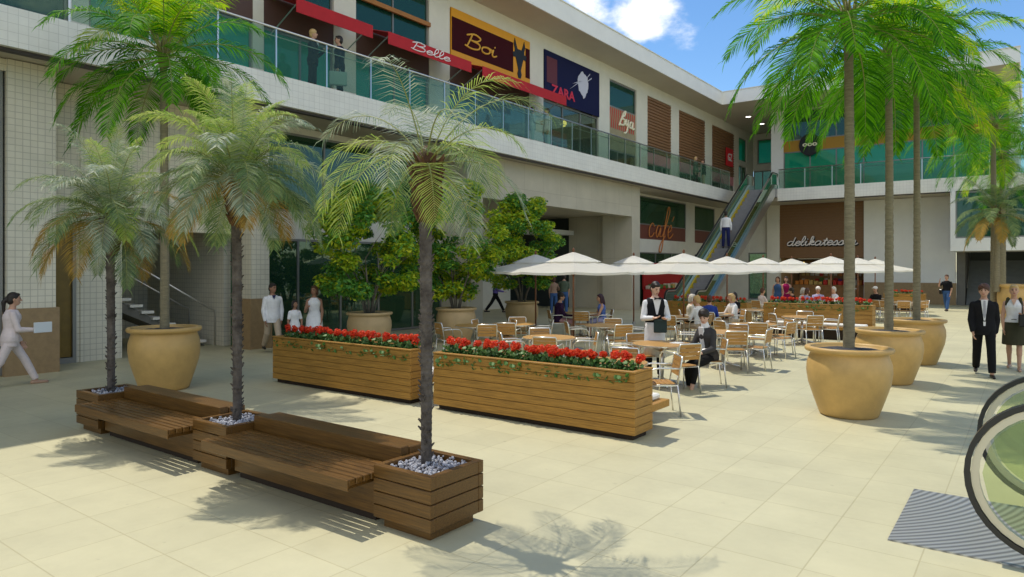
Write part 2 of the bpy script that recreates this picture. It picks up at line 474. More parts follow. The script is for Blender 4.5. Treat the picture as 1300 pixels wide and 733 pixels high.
FY = (R(90), 0, 0)          # writing on a wall that faces -Y
def strokes(lines, r, name, m, parent, origin, xdir, scale, slant=0.2):
    """handwriting: smooth pen strokes in the plane of xdir and z"""
    mb = MB()
    xd = Vector(xdir)
    for ln in lines:
        pts = []
        q = [ln[0]] + ln + [ln[-1]]
        for i in range(1, len(q) - 2):
            for k in range(5):
                t = k / 5
                a, b, c, d = (Vector(q[i + j - 1]) for j in range(4))
                pts.append(0.5 * ((2 * b) + (c - a) * t + (2 * a - 5 * b + 4 * c - d) * t * t + (3 * b - a - 3 * c + d) * t ** 3))
        pts.append(Vector(ln[-1]))
        mb.tube([Vector(origin) + xd * ((p[0] + p[1] * slant) * scale) + Vector((0, 0, p[1] * scale)) for p in pts], r, 6)
    return mb.build(name, m, parent, True)

# ------------------------------------------------------------------ ground
HX0, HX1, HY0, HY1 = 0.95, 7.0, 5.75, 7.45           # escalator well in the floor
g = MB()
BIG = 400
for a in ((-BIG, HX0, -BIG, BIG), (HX1, BIG, -BIG, BIG), (HX0, HX1, -BIG, HY0), (HX0, HX1, HY1, BIG)):
    g.add([(a[0], a[2], 0), (a[1], a[2], 0), (a[1], a[3], 0), (a[0], a[3], 0)], [(0, 1, 2, 3)])
structure(g.build('ground', M_floor))
g = MB()
g.add([(HX0, HY0, 0), (HX1, HY0, 0), (HX1, HY0, -3.6), (HX0, HY0, -3.6), (HX0, HY1, 0), (HX1, HY1, 0), (HX1, HY1, -3.6), (HX0, HY1, -3.6)],
      [(0, 1, 2, 3), (4, 5, 6, 7), (0, 4, 7, 3), (1, 5, 6, 2), (3, 2, 6, 7)])
structure(g.build('floor_well', M_inner))

# ------------------------------------------------------------------ the long wing on the left
FXW, ZS0, ZS1, ZF, ZE0, ZE1 = -16.5, 5.98, 6.64, 6.64, 11.93, 12.65
EX = -14.5
ARC = thing('shopping_wing', 'long two storey pale tiled shopping wing with an overhanging balcony and flat roof', 'building', (-16.5, 15, 0))
def P(mb, name, m, parent=ARC, smooth=False): return mb.build(name, m, parent, smooth)

# balcony slab, its fascia and the dark shadow joint under it
P(MB().box(-24, EX - 0.12, -8, 42.1 + 4.5, ZS0 + 0.02, ZS1), 'balcony_slab', M_soffit)
fa = P(MB().box(EX - 0.12, EX, -8, 42.1, ZS0, ZS1 + 0.05), 'fascia', M_fascia)
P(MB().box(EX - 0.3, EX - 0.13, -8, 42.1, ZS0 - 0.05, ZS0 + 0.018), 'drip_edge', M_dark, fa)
# roof
P(MB().box(-26, -15.0, -8, 41.26, ZE0, ZE1 - 0.06).box(-26, -13.5, 41.26, 56, ZE0, ZE1 - 0.06), 'roof', M_soffit)
P(MB().box(-15.0, -14.94, -8, 41.20, ZE0 - 0.02, ZE1), 'roof_fascia', M_white)
P(MB().box(-15.3, -14.91, -8, 41.17, ZE1, ZE1 + 0.05), 'roof_coping', M_paint)
# ground floor piers
def tiled(x0, x1, y0, y1, z0, z1, plinth=False, m=M_tile):
    o = P(MB().box(x0, x1, y0, y1, z0, z1), 'pillar', m)
    if plinth: P(MB().box(x0 - .04, x1 + .05, y0 - .05, y1 + .05, 0, 1.27), 'plinth', M_plinth, o)
    return o
tiled(-16.9, -15.4, 4.74, 5.56, 0, ZS0, True)
tiled(-16.9, -16.5, 6.43, 7.29, 0, ZS0)
tiled(-16.35, -15.62, 9.98, 10.5, 0, ZS0, True)
tiled(-16.9, -15.3, 17.9, 18.75, 0, ZS0, m=M_panel)
tiled(-16.9, -15.3, 30.05, 30.9, 0, ZS0, m=M_panel)
tiled(-16.9, -16.45, 32.3, 33.1, 0, ZS0, m=M_paint)
tiled(-16.9, -16.45, 39.32, 40.65, 0, ZS0, m=M_paint)
tiled(-16.9, -16.45, 44.0, 45.0, 0, ZS0, m=M_paint)
P(MB().box(-15.9, -15.42, -8, -2.0, 0, ZS0), 'wall', M_tile)
P(MB().box(-16.9, -16.52, 5.56, 6.43, 3.05, ZS0).box(-16.9, -16.53, 5.56, 5.74, 0, 3.05).box(-16.9, -16.53, 6.35, 6.43, 0, 3.05), 'wall', M_tile)
P(MB().box(-16.9, -16.5, 7.29, 9.98, 2.92, ZS0), 'wall', M_tile)
P(MB().box(-15.8, -15.303, 18.75, 30.05, 4.5, ZS0), 'portal_beam', M_panel)
P(MB().box(-26, -15.81, 18.0, 31, 4.62, 4.9), 'lobby_ceiling', M_soffit)
P(MB().box(-19.2, -16.9, 30.6, 31.0, 0, 4.62), 'lobby_wall', M_panel)
P(MB().box(-21.5, -21.2, 25.0, 28.2, 0, 4.62), 'lobby_wall', M_paint)
P(MB().box(-25.5, -25.2, 16, 36, 0, 4.62), 'lobby_wall', M_paint)
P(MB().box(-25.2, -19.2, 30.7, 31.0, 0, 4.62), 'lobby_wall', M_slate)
P(MB().box(-20.5, -18.9, 28.0, 30.6, 3.72, 3.95), 'lobby_canopy', M_white)
# bronze door in its recess
d = P(MB().box(-16.62, -16.56, 5.76, 6.28, 0.13, 3.02), 'door', M_gold)
P(MB().box(-16.66, -16.5, 6.28, 6.35, 0, 3.05).box(-16.66, -16.5, 5.74, 6.28, 0.0, 0.12).box(-16.66, -16.55, 5.74, 6.28, 3.02, 3.05), 'frame', M_frame, d)
P(MB().tube([(-16.5, 5.86, 0.95), (-16.5, 5.86, 1.25)], 0.014), 'handle', M_steel, d)
# shop glazing behind the piers: (y0, y1, z0, z1, mullion ys, plane)
def glazing(y0, y1, z0, z1, muls, m, x=FXW, th=0.06, parent=ARC, name='window', rails=()):
    fr = MB()
    f = th
    fr.box(x - .05, x + .03, y0, y0 + f, z0, z1).box(x - .05, x + .03, y1 - f, y1, z0, z1)
    fr.box(x - .048, x + .028, y0 + f, y1 - f, z0, z0 + f).box(x - .048, x + .028, y0 + f, y1 - f, z1 - f, z1)
    for q in muls: fr.box(x - .046, x + .026, q - f / 2, q + f / 2, z0 + f, z1 - f)
    for q in rails: fr.box(x - .044, x + .024, y0 + f, y1 - f, q - f / 2, q + f / 2)
    o = fr.build(name, M_frame, parent)
    MB().box(x - .018, x - .006, y0 + f * .5, y1 - f * .5, z0 + f * .5, z1 - f * .5).build('pane', m, o)
    return o
glazing(-2.0, 4.70, 0.02, 5.75, (0.2, 2.4), M_shop_gl, x=-15.5, th=.10, rails=(3.3,))
P(MB().box(-15.8, -15.45, -2, 4.74, 5.75, ZS0), 'wall', M_tile)
glazing(10.5, 17.9, 0.02, 2.85, (12.0, 13.5, 15.0, 16.5), M_shop_gl, name='shop_window')
P(MB().box(-16.8, -16.46, 10.5, 17.9, 2.85, 3.6), 'wall', M_paint)
glazing(10.5, 17.9, 3.6, 5.8, (12.9, 15.4), M_shop_gl)
P(MB().box(-16.8, -16.46, 10.5, 17.9, 5.8, ZS0), 'wall', M_paint)
P(MB().box(-16.4, -15.303, 18.3, 18.31, 0, .01), 'threshold', M_dark)
M_terra = mat('terracotta_band', (0.16, 0.052, 0.036), 0.5, var=0.08)
for y0, y1, mu in ((33.1, 39.32, (35.2, 37.3)), (40.65, 44.0, (42.3,))):
    glazing(y0, y1, 4.34, 5.86, (), M_shop_gl)
    P(MB().box(-16.7, -16.50, y0, y1, 3.58, 4.34), 'sign_band', M_terra)
    P(MB().box(-16.7, -16.47, y0, y1, 2.88, 3.58), 'wall', M_paint)
    glazing(y0, y1, 0.02, 2.88, mu, M_shop_gl, name='shop_window')
    P(MB().box(-16.7, -16.47, y0, y1, 5.86, ZS0), 'wall', M_paint)
P(MB().box(-16.9, -16.45, 30.9, 32.3, 0, ZS0), 'wall', M_paint)
# rooms behind the ground floor glass
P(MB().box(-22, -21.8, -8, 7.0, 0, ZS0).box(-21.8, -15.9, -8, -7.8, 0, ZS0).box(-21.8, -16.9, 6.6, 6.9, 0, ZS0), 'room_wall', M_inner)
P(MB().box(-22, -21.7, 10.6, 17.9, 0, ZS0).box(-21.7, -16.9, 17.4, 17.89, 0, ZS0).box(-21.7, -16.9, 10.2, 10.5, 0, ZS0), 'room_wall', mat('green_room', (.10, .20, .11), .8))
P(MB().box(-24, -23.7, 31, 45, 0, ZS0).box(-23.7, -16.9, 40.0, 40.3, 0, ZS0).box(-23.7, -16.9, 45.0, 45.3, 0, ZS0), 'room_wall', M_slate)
# stair well
P(MB().box(-21.2, -21.0, 6.9, 10.3, 0, ZS0).box(-21.0, -16.9, 10.0, 10.2, 0, ZS0).box(-21.0, -16.9, 6.92, 7.2, 0, ZS0), 'stair_wall', M_tile)

# upper floor: openings between piers
OPEN = [(2.0, 6.2), (6.6, 10.6), (10.92, 13.26), (14.1, 17.32), (18.37, 23.25), (24.28, 28.96), (30.04, 32.92), (34.22, 37.28), (38.4, 42.45), (43.67, 47.83)]
edges = [-8.0] + [e for o in OPEN for e in o] + [48.81]
for i in range(0, len(edges), 2):
    P(MB().box(-16.85, FXW, edges[i], edges[i + 1], ZF, ZE0), 'pier', M_paint)
for y0, y1 in OPEN:
    P(MB().box(-16.85, FXW - .003, y0, y1, 11.32, ZE0), 'header', M_paint)
P(MB().box(-16.85, FXW, 48.81, 50.51, 9.3, 9.66).box(-16.85, FXW, 48.81, 50.51, 11.3, ZE0).box(-16.85, FXW, 50.51, 52.0, ZF, ZE0), 'wall', M_paint)
glazing(48.81, 50.51, 9.66, 11.3, (), M_emer, x=-16.6)
glazing(48.81, 50.51, ZF + .02, 9.3, (49.6,), M_shop_gl, x=-16.6, name='shop_window')
# upper rooms
rm = MB().box(-22, -21.8, -8, 52, ZF, ZE0)
for q in (6.4, 10.76, 13.7, 17.85, 23.8, 29.5, 33.6, 37.85, 43.0, 48.3): rm.box(-21.8, -16.86, q - .08, q + .08, ZF, ZE0)
P(rm, 'room_wall', M_inner)
P(MB().box(-21.8, -16.86, 18.0, 29.4, 9.75, 9.95), 'room_ceiling', M_ceil)
# lintel band over the shop fronts
for y0, y1 in OPEN[1:5]:
    P(MB().box(-16.7, -16.52, y0, y1, 8.55, 9.42), 'lintel', M_lintel)
for y0, y1 in OPEN[:4]:
    glazing(y0, y1, 9.42 if y0 > 5 else ZF + .02, 11.32, ((y0 + y1) / 2,), M_teal, x=-16.6)
    if y0 > 5: glazing(y0, y1, ZF + .02, 8.55, (y0 + (y1 - y0) * .52,), M_emer, x=-16.6, name='shop_window')
for y0, y1 in OPEN[2:4]:
    P(MB().box(-16.50, -16.42, y0, y1, 10.28, 10.42), 'window_rail', mat('orange_wood', (0.36, 0.15, 0.03), 0.5, var=.1))
glazing(18.37, 23.25, ZF + .02, 8.55, (20.0, 21.6), M_clear_gl, x=-16.6, name='shop_window')
P(MB().box(-21.7, -20.6, 18.4, 23.2, ZF, 8.9), 'shop_counter', mat('wicker_brown', (0.13, 0.085, 0.04), 0.8, var=.5, vscale=3))
glazing(24.28, 28.96, ZF + .02, 9.2, (25.9, 27.4), M_clear_gl, x=-16.6, name='shop_window')
glazing(30.04, 32.92, 10.0, 11.3, (), M_teal, x=-16.6)
P(MB().box(-16.75, -16.56, 30.04, 32.92, 7.9, 8.95), 'sign_band', mat('sand_board', (0.33, 0.28, 0.17), 0.7, var=.1))
glazing(30.04, 32.92, ZF + .02, 7.9, (31.0, 31.95), M_clear_gl, x=-16.6, name='shop_window')
hb = P(MB().box(-16.75, -16.58, 30.04, 32.92, 8.95, 10.0), 'hatched_band', mat('sand_board', (0, 0, 0)))
st = MB()
for k in range(13):
    y = 30.06 + k * .215
    st.add([(-16.572, y, 8.97), (-16.572, y + .10, 8.97), (-16.572, y + .24, 9.98), (-16.572, y + .14, 9.98)], [(0, 1, 2, 3)])
st.build('stripe', mat('stripe_red', (0.50, 0.03, 0.02), 0.6), hb)
M_pink = mat('pink_band', (0.52, 0.22, 0.25), 0.6, var=0.05)
for y0, y1 in OPEN[7:]:
    lv = MB(); z = 8.34
    while z < 11.28:
        lv.add([(-16.56, y0, z), (-16.56, y1, z), (-16.50, y1, z + .02), (-16.50, y0, z + .02), (-16.50, y0, z + .10), (-16.50, y1, z + .10), (-16.56, y1, z + .145), (-16.56, y0, z + .145)],
               [(0, 1, 2, 3), (3, 2, 5, 4), (4, 5, 6, 7)])
        z += .165
    lv.box(-16.7, -16.561, y0, y1, 8.3, 11.32)
    P(lv, 'louvre_panel', M_louv)
    P(MB().box(-16.7, -16.54, y0, y1, 7.72, 8.3), 'pink_band', M_pink)
    glazing(y0, y1, ZF + .02, 7.72, ((y0 * 2 + y1) / 3, (y0 + 2 * y1) / 3), M_clear_gl, x=-16.6, name='shop_window')
# railing of green glass on the slab edge
def railing(run, along, fixed, z, parent, step=1.25):
    a, b = run
    n = max(1, round((b - a) / step)); w = (b - a) / n
    def pt(u, off, zz): return (fixed + off, u, zz) if along == 'y' else (u, fixed - off, zz)
    rl = MB().tube([pt(a, -.06, z + 1.13), pt(b, -.06, z + 1.13)], 0.028, 10).build('handrail', M_steel, parent, True)
    MB().tube([pt(a, -.06, z + .93), pt(b, -.06, z + .93)], 0.012, 6).build('mid_rail', M_steel, parent, True)
    for k in range(n + 1):
        u = a + k * w
        p, q = pt(u - .02, -.09, z), pt(u + .02, -.05, z + 1.11)
        MB().box(min(p[0], q[0]), max(p[0], q[0]), min(p[1], q[1]), max(p[1], q[1]), z, z + 1.11).build('post', M_steel, parent)
    for k in range(n):
        u = a + k * w + .035
        p, q = pt(u, -.045, z + .06), pt(u + w - .07, -.033, z + 1.06)
        MB().box(min(p[0], q[0]), max(p[0], q[0]), min(p[1], q[1]), max(p[1], q[1]), z + .04, z + 1.08).build('glass_panel', M_green_gl, parent)
RL = thing('balcony_railing', 'green glass railing with steel handrail along the long balcony edge', 'railing', (EX, 20, ZS1 + .05))
railing((-2.0, 41.4), 'y', EX, ZS1 + .05, RL, 1.5)
# ------------------------------------------------------------------ the end wing
WING = thing('shopping_wing', 'end wing behind the palms with a wood clad ground floor shopfront and curtain wall above', 'building', (-6, 45, 0))
def Q(mb, name, m, parent=WING, smooth=False): return mb.build(name, m, parent, smooth)
Q(MB().box(EX, 14, 42.22, 56, ZS0 + .02, ZS1), 'balcony_slab', M_soffit)
fb = Q(MB().box(EX, -11.95 - 2.0, 42.1, 42.22, ZS0, ZS1 + .05).box(-11.95, 14, 42.1, 42.22, ZS0, ZS1 + .05), 'fascia', M_fascia)
Q(MB().box(-11.95, 14, 42.24, 42.4, ZS0 - .05, ZS0 + .018), 'drip_edge', M_dark, fb)
Q(MB().box(-13.5, -0.46, 41.26, 56, ZE0, ZE1 - .06), 'roof', M_soffit)
Q(MB().box(-14.94, -0.46, 41.20, 41.26, ZE0 - .02, ZE1).box(-.46, -.40, 41.2, 56, ZE0 - .02, ZE1), 'roof_fascia', M_white)
Q(MB().box(-14.9, -0.38, 41.17, 41.5, ZE1, ZE1 + .05), 'roof_coping', M_paint)
Q(MB().box(-13.25, -12.47, 45.3, 52.0, ZF, ZE0), 'pier', M_white)
Q(MB().box(-16.5, -13.25, 52.0, 52.3, 9.2, 9.7).box(-16.5, -16.2, 52.0, 52.3, 9.7, 11.5).box(-15.15, -13.25, 52.0, 52.3, 9.7, 11.5).box(-16.5, -13.25, 52.0, 52.3, 11.5, ZE0).box(-15.2, -13.25, 52.0, 52.3, ZF, 9.2), 'wall', M_paint)
Q(MB().box(-0.9, -0.5, 45.3, 56, ZF, ZE0), 'wall', M_white)
def glaze_y(x0, x1, z0, z1, muls, rails, m, y=45.3, th=.07, name='window', parent=WING):
    fr = MB()
    fr.box(x0, x0 + th, y - .03, y + .05, z0, z1).box(x1 - th, x1, y - .03, y + .05, z0, z1)
    fr.box(x0 + th, x1 - th, y - .028, y + .048, z0, z0 + th).box(x0 + th, x1 - th, y - .028, y + .048, z1 - th, z1)
    for q in muls: fr.box(q - th / 2, q + th / 2, y - .026, y + .046, z0 + th, z1 - th)
    for q in rails: fr.box(x0 + th, x1 - th, y - .024, y + .044, q - th / 2, q + th / 2)
    o = fr.build(name, M_frame, parent)
    MB().box(x0 + th * .5, x1 - th * .5, y + .006, y + .018, z0 + th * .5, z1 - th * .5).build('pane', m, o)
    return o
glaze_y(-16.2, -15.15, 9.7, 11.5, (), (), M_emer, y=52.1)
glaze_y(-16.5, -15.2, ZF, 9.2, (-15.85,), (), M_shop_gl, y=52.1)
glaze_y(-12.47, -0.9, ZF + .02, 9.3, (-10.9, -9.4, -7.9, -6.4, -4.9, -3.4, -2.0), (), M_emer, name='shop_window')
Q(MB().box(-12.47, -0.9, 45.26, 45.42, 9.3, 9.98), 'mustard_band', mat('mustard_board', (0.40, 0.21, 0.012), 0.5, var=.05))
glaze_y(-12.47, -0.9, 9.98, 11.82, (-10.9, -9.4, -7.9, -6.4, -4.9, -3.4, -2.0), (), M_teal)
Q(MB().box(-12.47, -0.9, 45.3, 45.6, 11.82, ZE0), 'header', M_paint)
Q(MB().box(-13, -0.5, 50, 50.2, ZF, ZE0).box(-9.5, -9.35, 45.7, 50, ZF, ZE0).box(-5.0, -4.85, 45.7, 50, ZF, ZE0), 'room_wall', mat('pale_room', (0.4, 0.46, 0.42), 0.8))
# ground floor of the end wing
Q(MB().box(-16.45, -14.6, 45.0, 45.3, 0, ZS0).box(-13.4, -12.63, 44.9, 45.3, 0, ZS0), 'wall', M_paint)
Q(MB().box(-14.6, -13.4, 45.15, 45.3, 3.0, ZS0), 'wall', M_paint)
glaze_y(-14.6, -13.4, 0.02, 3.0, (), (), M_shop_gl, y=45.05)
sf = Q(MB().box(-12.63, -7.83, 45.06, 45.2, 2.64, ZS0), 'wood_cladding', M_louvx)
pl = MB()
for k in range(20): pl.box(-12.63, -7.83, 45.0, 45.058, 2.66 + k * .165, 2.66 + k * .165 + .152)
pl.build('cladding_board', M_louvx, sf)
dk = Q(MB().box(-7.83, -3.3, 44.9, 45.3, 0, ZS0), 'wall', M_white)
Q(MB().box(-7.80, -3.25, 44.84, 44.897, 0, 1.2), 'plinth', M_plinth, dk)
Q(MB().box(-12.9, -7.6, 49.4, 49.6, 0, 2.64).box(-12.9, -12.63, 45.3, 49.4, 0, 2.64).box(-7.83, -7.5, 45.3, 49.4, 0, 2.64).box(-12.9, -7.5, 45.25, 49.4, 2.645, 2.8), 'shop_room', mat('warm_room', (0.34, 0.23, 0.11), 0.8, var=.2))
# glass box that hangs over the stairs at the far end
BOX = thing('glass_annex', 'green glass annex over a dark stair recess with white sill band', 'building', (2, 44, 0))
def A(mb, name, m, parent=BOX): return mb.build(name, m, parent)
A(MB().box(-3.3, 14, 42.0, 46.0, 2.9, 3.55), 'sill_band', M_white)
A(MB().box(-3.3, -3.08, 42.0, 46.0, 3.55, ZS0), 'side_wall', M_white)
glaze_y(-3.08, 14, 3.55, ZS0 - .06, (-.9, 1.3, 3.5, 5.7, 8, 10), (), M_teal, y=42.05, parent=BOX)
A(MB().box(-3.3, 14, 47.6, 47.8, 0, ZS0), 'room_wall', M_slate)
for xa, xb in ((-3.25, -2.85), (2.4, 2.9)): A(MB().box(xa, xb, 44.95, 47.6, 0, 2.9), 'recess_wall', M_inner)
ST2 = thing('stairs', 'dark concrete stairs in the recess under the glass annex', 'staircase', (-.8, 46, 0))
s2 = MB()
for k in range(14): s2.box(-2.8, 0.6, 44.9 + k * .19, 44.9 + (k + 1) * .19 + .02, 0, .175 * (k + 1))
s2.build('steps', mat('dark_concrete', (0.14, 0.15, 0.15), 0.8, var=.1), ST2)
for x in (-2.75, .55): MB().tube([(x, 44.9, .95), (x, 47.4, 3.2)], .025, 8).build('handrail', M_steel, ST2)
R2 = thing('balcony_railing', 'green glass railing with steel handrail on the balcony of the end wing', 'railing', (-4, 42.1, ZS1 + .05))
railing((-11.9, 13), 'x', 42.1, ZS1 + .05, R2, 1.5)
# ceiling downlights under the end wing eaves
for i, (px, py) in enumerate(((950, 148), (967, 157))):
    p = at(px, py, ZE0)
    t = thing('downlight', ('round lit downlight in the eaves soffit, the nearer one to the roof corner', 'round lit downlight in the eaves soffit beside the white pier')[i], 'lamp', (p.x, p.y, ZE0), group='downlights in the eaves')
    MB().lathe([(.20, 0), (.20, -.025), (.17, -.03)], 20, (p.x, p.y, ZE0)).build('ring', M_white, t)
    MB().disc(.165, ZE0 - .034, 20, (p.x, p.y)).build('diffuser', M_lamp, t)

# scissor stairs behind the potted palm
ST = thing('staircase', 'pale open tread stairs with steel handrail in the tiled recess behind the potted palm', 'staircase', (-18, 8.6, 0))
sp = mat('stair_stone', (0.72, 0.70, 0.64), 0.6, var=.05)
s1 = MB(); s0 = MB()
for k in range(9):
    y = 9.75 - k * .27
    s1.box(-18.6, -17.3, y - .30, y, .165 * k + .10, .165 * (k + 1))
s1.build('lower_flight', sp, ST)
s0.box(-21.0, -17.3, 6.95 + .25, 7.45, 1.35, 1.5)
for k in range(10):
    y = 7.35 + k * .27
    s0.box(-20.4, -19.0, y, y + .3, 1.5 + .165 * k + .06, 1.5 + .165 * (k + 1))
s0.build('upper_flight', sp, ST)
MB().prism([(9.75, 0), (9.75, .02), (7.4, 1.38), (7.2, 1.2)], 'x', -18.5, -17.4).build('stringer', M_inner, ST)
for x in (-17.3, -18.62):
    MB().tube([(x, 10.0, 0), (x, 10.0, .92), (x, 9.8, 1.0), (x, 7.4, 2.45)], .024, 8).build('handrail', M_steel, ST, True)
MB().tube([(-18.95, 7.4, 2.5), (-18.95, 9.9, 4.1)], .03, 8).build('handrail', M_steel, ST)
for k in range(5): MB().tube([(-18.95, 7.6 + k * .5, 1.6 + k * .31), (-18.95, 7.6 + k * .5, 2.62 + k * .32)], .012, 6).build('baluster', M_steel, ST)

# ------------------------------------------------------------------ signs and awnings of the upper shops
def sign_board(label, y0, y1, z0, z1, m, x=-16.45):
    t = thing('shop_sign', label, 'sign', (x, (y0 + y1) / 2, z0), group='shop signs on the upper storey')
    MB().box(x - .06, x, y0, y1, z0, z1).build('board', m, t)
    return t
M_must = mat('mustard_paint', (0.72, 0.32, 0.005), 0.5, var=.03)
M_maroon = mat('maroon_paint', (0.045, 0.004, 0.006), 0.6, spec=.08)
M_navy = mat('navy_paint', (0.012, 0.014, 0.055), 0.6, spec=.08)
t = sign_board('mustard framed maroon sign with gold lettering and a black bull head', 18.40, 23.22, 9.43, 11.30, M_must)
MB().box(-16.449, -16.44, 18.42, 22.06, 9.80, 10.98).build('maroon_panel', M_maroon, t)
MB().box(-16.449, -16.44, 22.90, 23.2, 9.78, 10.98).build('maroon_panel', M_maroon, t)
M_goldp = mat('gold_lettering', (0.72, 0.40, 0.05), 0.4)
script('Boi', .034, 'lettering', M_goldp, t, (-16.43, 19.2, 10.10), (0, 1, 0), 1.75, .26)
M_blk = mat('black_paint', (0.006, 0.006, 0.006), 0.5)
bull = [(22.40, 9.66), (22.56, 9.66), (22.62, 9.82), (22.56, 9.98), (22.66, 10.25), (22.74, 10.46), (22.90, 10.44), (22.96, 10.62), (22.80, 10.66), (22.80, 10.78), (22.86, 10.96), (22.80, 11.2), (22.70, 10.96), (22.62, 10.80), (22.34, 10.80), (22.26, 10.96), (22.16, 11.2), (22.10, 10.96), (22.16, 10.78), (22.16, 10.66), (22.0, 10.62), (22.06, 10.44), (22.22, 10.46), (22.30, 10.25), (22.40, 9.98), (22.34, 9.82)]
MB().prism(bull, 'x', -16.449, -16.43).build('bull_head', M_blk, t)
t = sign_board('navy blue sign with red capital letters and a pale ink splash emblem', 24.30, 28.94, 9.22, 11.30, M_navy)
MB().box(-16.449, -16.442, 24.45, 25.25, 9.95, 11.05).build('dark_red_bar', mat('dark_red_paint', (0.11, 0.012, 0.016), 0.5), t)
text('ZARA', 'lettering', mat('crimson_lettering', (0.62, 0.02, 0.05), 0.5), t, (-16.436, 25.75, 9.72), FX, 1.9, height=.42, bold=.02)
M_pale = mat('pale_lilac_paint', (0.55, 0.55, 0.66), 0.6)
rng = random.Random(4)
blob = [(27.45 + .47 * math.cos(a) * (1 + rng.uniform(-.12, .12)), 10.48 + .52 * math.sin(a) * (1 + rng.uniform(-.12, .12))) for a in [2 * math.pi * k / 26 for k in range(26)]]
MB().prism(blob, 'x', -16.449, -16.44).build('splash', M_pale, t)
for (a, b, c, d_) in ((26.3, 10.02, 27.3, 10.62), (26.5, 10.3, 27.2, 10.55), (27.5, 10.5, 28.2, 10.9), (27.6, 10.7, 28.05, 11.06)):
    MB().prism([(a, b), (c, d_ - .03), (c, d_ + .03)], 'x', -16.449, -16.439).build('streak', M_pale, t)
MB().prism([(27.2, 10.1), (27.7, 10.05), (27.6, 9.88), (27.45, 9.80), (27.4, 9.92)], 'x', -16.448, -16.438).build('splash_drip', M_pale, t)
t = thing('shop_sign', 'cream script lettering on the red hatched band between pale piers', 'sign', (-16.55, 31.9, 9.1), group='shop signs on the upper storey')
M_cream = mat('cream_lettering', (0.85, 0.80, 0.6), 0.5)
strokes([[(0, 0), (.35, .75), (.62, .95), (.55, .7), (.2, .5), (.62, .42), (.55, .12), (.1, .1)], [(.8, .5), (.78, .2), (1.0, .2), (1.1, .5), (1.0, -.2), (.7, -.35)], [(1.6, .42), (1.35, .4), (1.32, .1), (1.6, .12), (1.66, .45), (1.7, .05), (1.9, .1)]], .055, 'lettering', M_cream, t, (-16.53, 31.05, 9.18), (0, 1, 0), .86)
t = sign_board('small square red sign with white letters on the wooden louvres', 46.0, 47.3, 8.95, 10.15, mat('bright_red_paint', (0.60, 0.01, 0.02), 0.5), x=-16.38)
text('GZ', 'lettering', mat('white_lettering', (0.8, 0.75, 0.75), 0.5), t, (-16.37, 46.65, 9.55), FX, .78, height=.5, bold=.01)
# red awnings
def awning(y0, y1, label, word=None):
    t = thing('awning', label, 'awning', (-16.4, (y0 + y1) / 2, 8.6), group='red awnings over the balcony shops')
    xf, xb = -15.2, -16.47
    MB().add([(xb, y0, 9.42), (xb, y1, 9.42), (xf, y1, 9.02), (xf, y0, 9.02), (xb, y0, 9.40), (xb, y1, 9.40), (xf, y1, 9.0), (xf, y0, 9.0)],
             [(0, 1, 2, 3), (7, 6, 5, 4), (0, 4, 5, 1), (2, 6, 7, 3), (1, 5, 6, 2), (0, 3, 7, 4)]).build('canopy', M_red, t)
    va = MB().box(xf, xf + .02, y0, y1, 8.66, 9.03).build('valance', M_red, t)
    for y in (y0 + .1, y1 - .1):
        MB().tube([(xb, y, 8.35), (xf, y, 8.98)], .018, 6).build('strut', M_steel, t)
    if word: word(va)
awning(11.0, 13.6, 'plain red awning nearest the two people in dark suits')
awning(14.2, 18.0, 'red awning with white script lettering on its valance', lambda va: script('Belle', .017, 'lettering', mat('white_lettering', (0, 0, 0)), va, (-15.17, 15.2, 8.76), (0, 1, 0), 1.7, .125))
awning(18.6, 24.0, 'long red awning below the mustard bull sign')
# writing on the ground floor
t = thing('cafe_sign', 'orange handwritten lettering across the terracotta band', 'sign', (-16.4, 36, 3.2), group='ground floor lettering')
M_or = mat('orange_lettering', (0.62, 0.22, 0.05), 0.4)
strokes([[(.85, .75), (.5, .95), (.1, .6), (.2, .05), (.6, .05), (.9, .3)],
         [(1.9, .8), (1.4, .8), (1.2, .3), (1.5, .02), (1.9, .7), (1.85, .1), (2.2, .1)],
         [(2.3, .1), (2.9, 1.2), (3.2, 2.0), (2.9, 2.2), (2.6, 1.0), (2.4, -.8), (2.0, -1.0), (2.1, -.5), (2.8, .2)], [(2.3, .85), (3.2, .9)],
         [(3.2, .4), (3.7, .6), (3.6, .95), (3.2, .6), (3.3, .05), (3.7, .05), (4.1, .35)], [(3.75, 1.25), (4.0, 1.6)]], .032, 'lettering', M_or, t, (-16.43, 34.15, 3.72), (0, 1, 0), .78)
t = thing('delicatessen_sign', 'white italic lettering with dark shadows on the wood cladding', 'sign', (-10.2, 44.95, 3.4), group='ground floor lettering')
script('delikatessen', .038, 'lettering', mat('white_lettering', (0, 0, 0)), t, (-12.2, 44.95, 3.42), (1, 0, 0), 4.0, .27)
script('delikatessen', .045, 'lettering_shadow', M_blk, t, (-12.15, 44.985, 3.36), (1, 0, 0), 4.0, .27)
t = thing('round_sign', 'round black blade sign with pale lettering in front of the mustard band', 'sign', (-10.88, 45.1, 9.0), group='ground floor lettering')
t['group'] = 'shop signs on the upper storey'
MB().prism([(-10.88 + .62 * math.cos(2 * math.pi * k / 36), 9.62 + .68 * math.sin(2 * math.pi * k / 36)) for k in range(36)], 'y', 45.08, 45.2).build('disc', M_blk, t)
text('ooo', 'lettering', M_cream, t, (-10.86, 45.06, 9.62), FY, .85, height=.2, bold=.03)

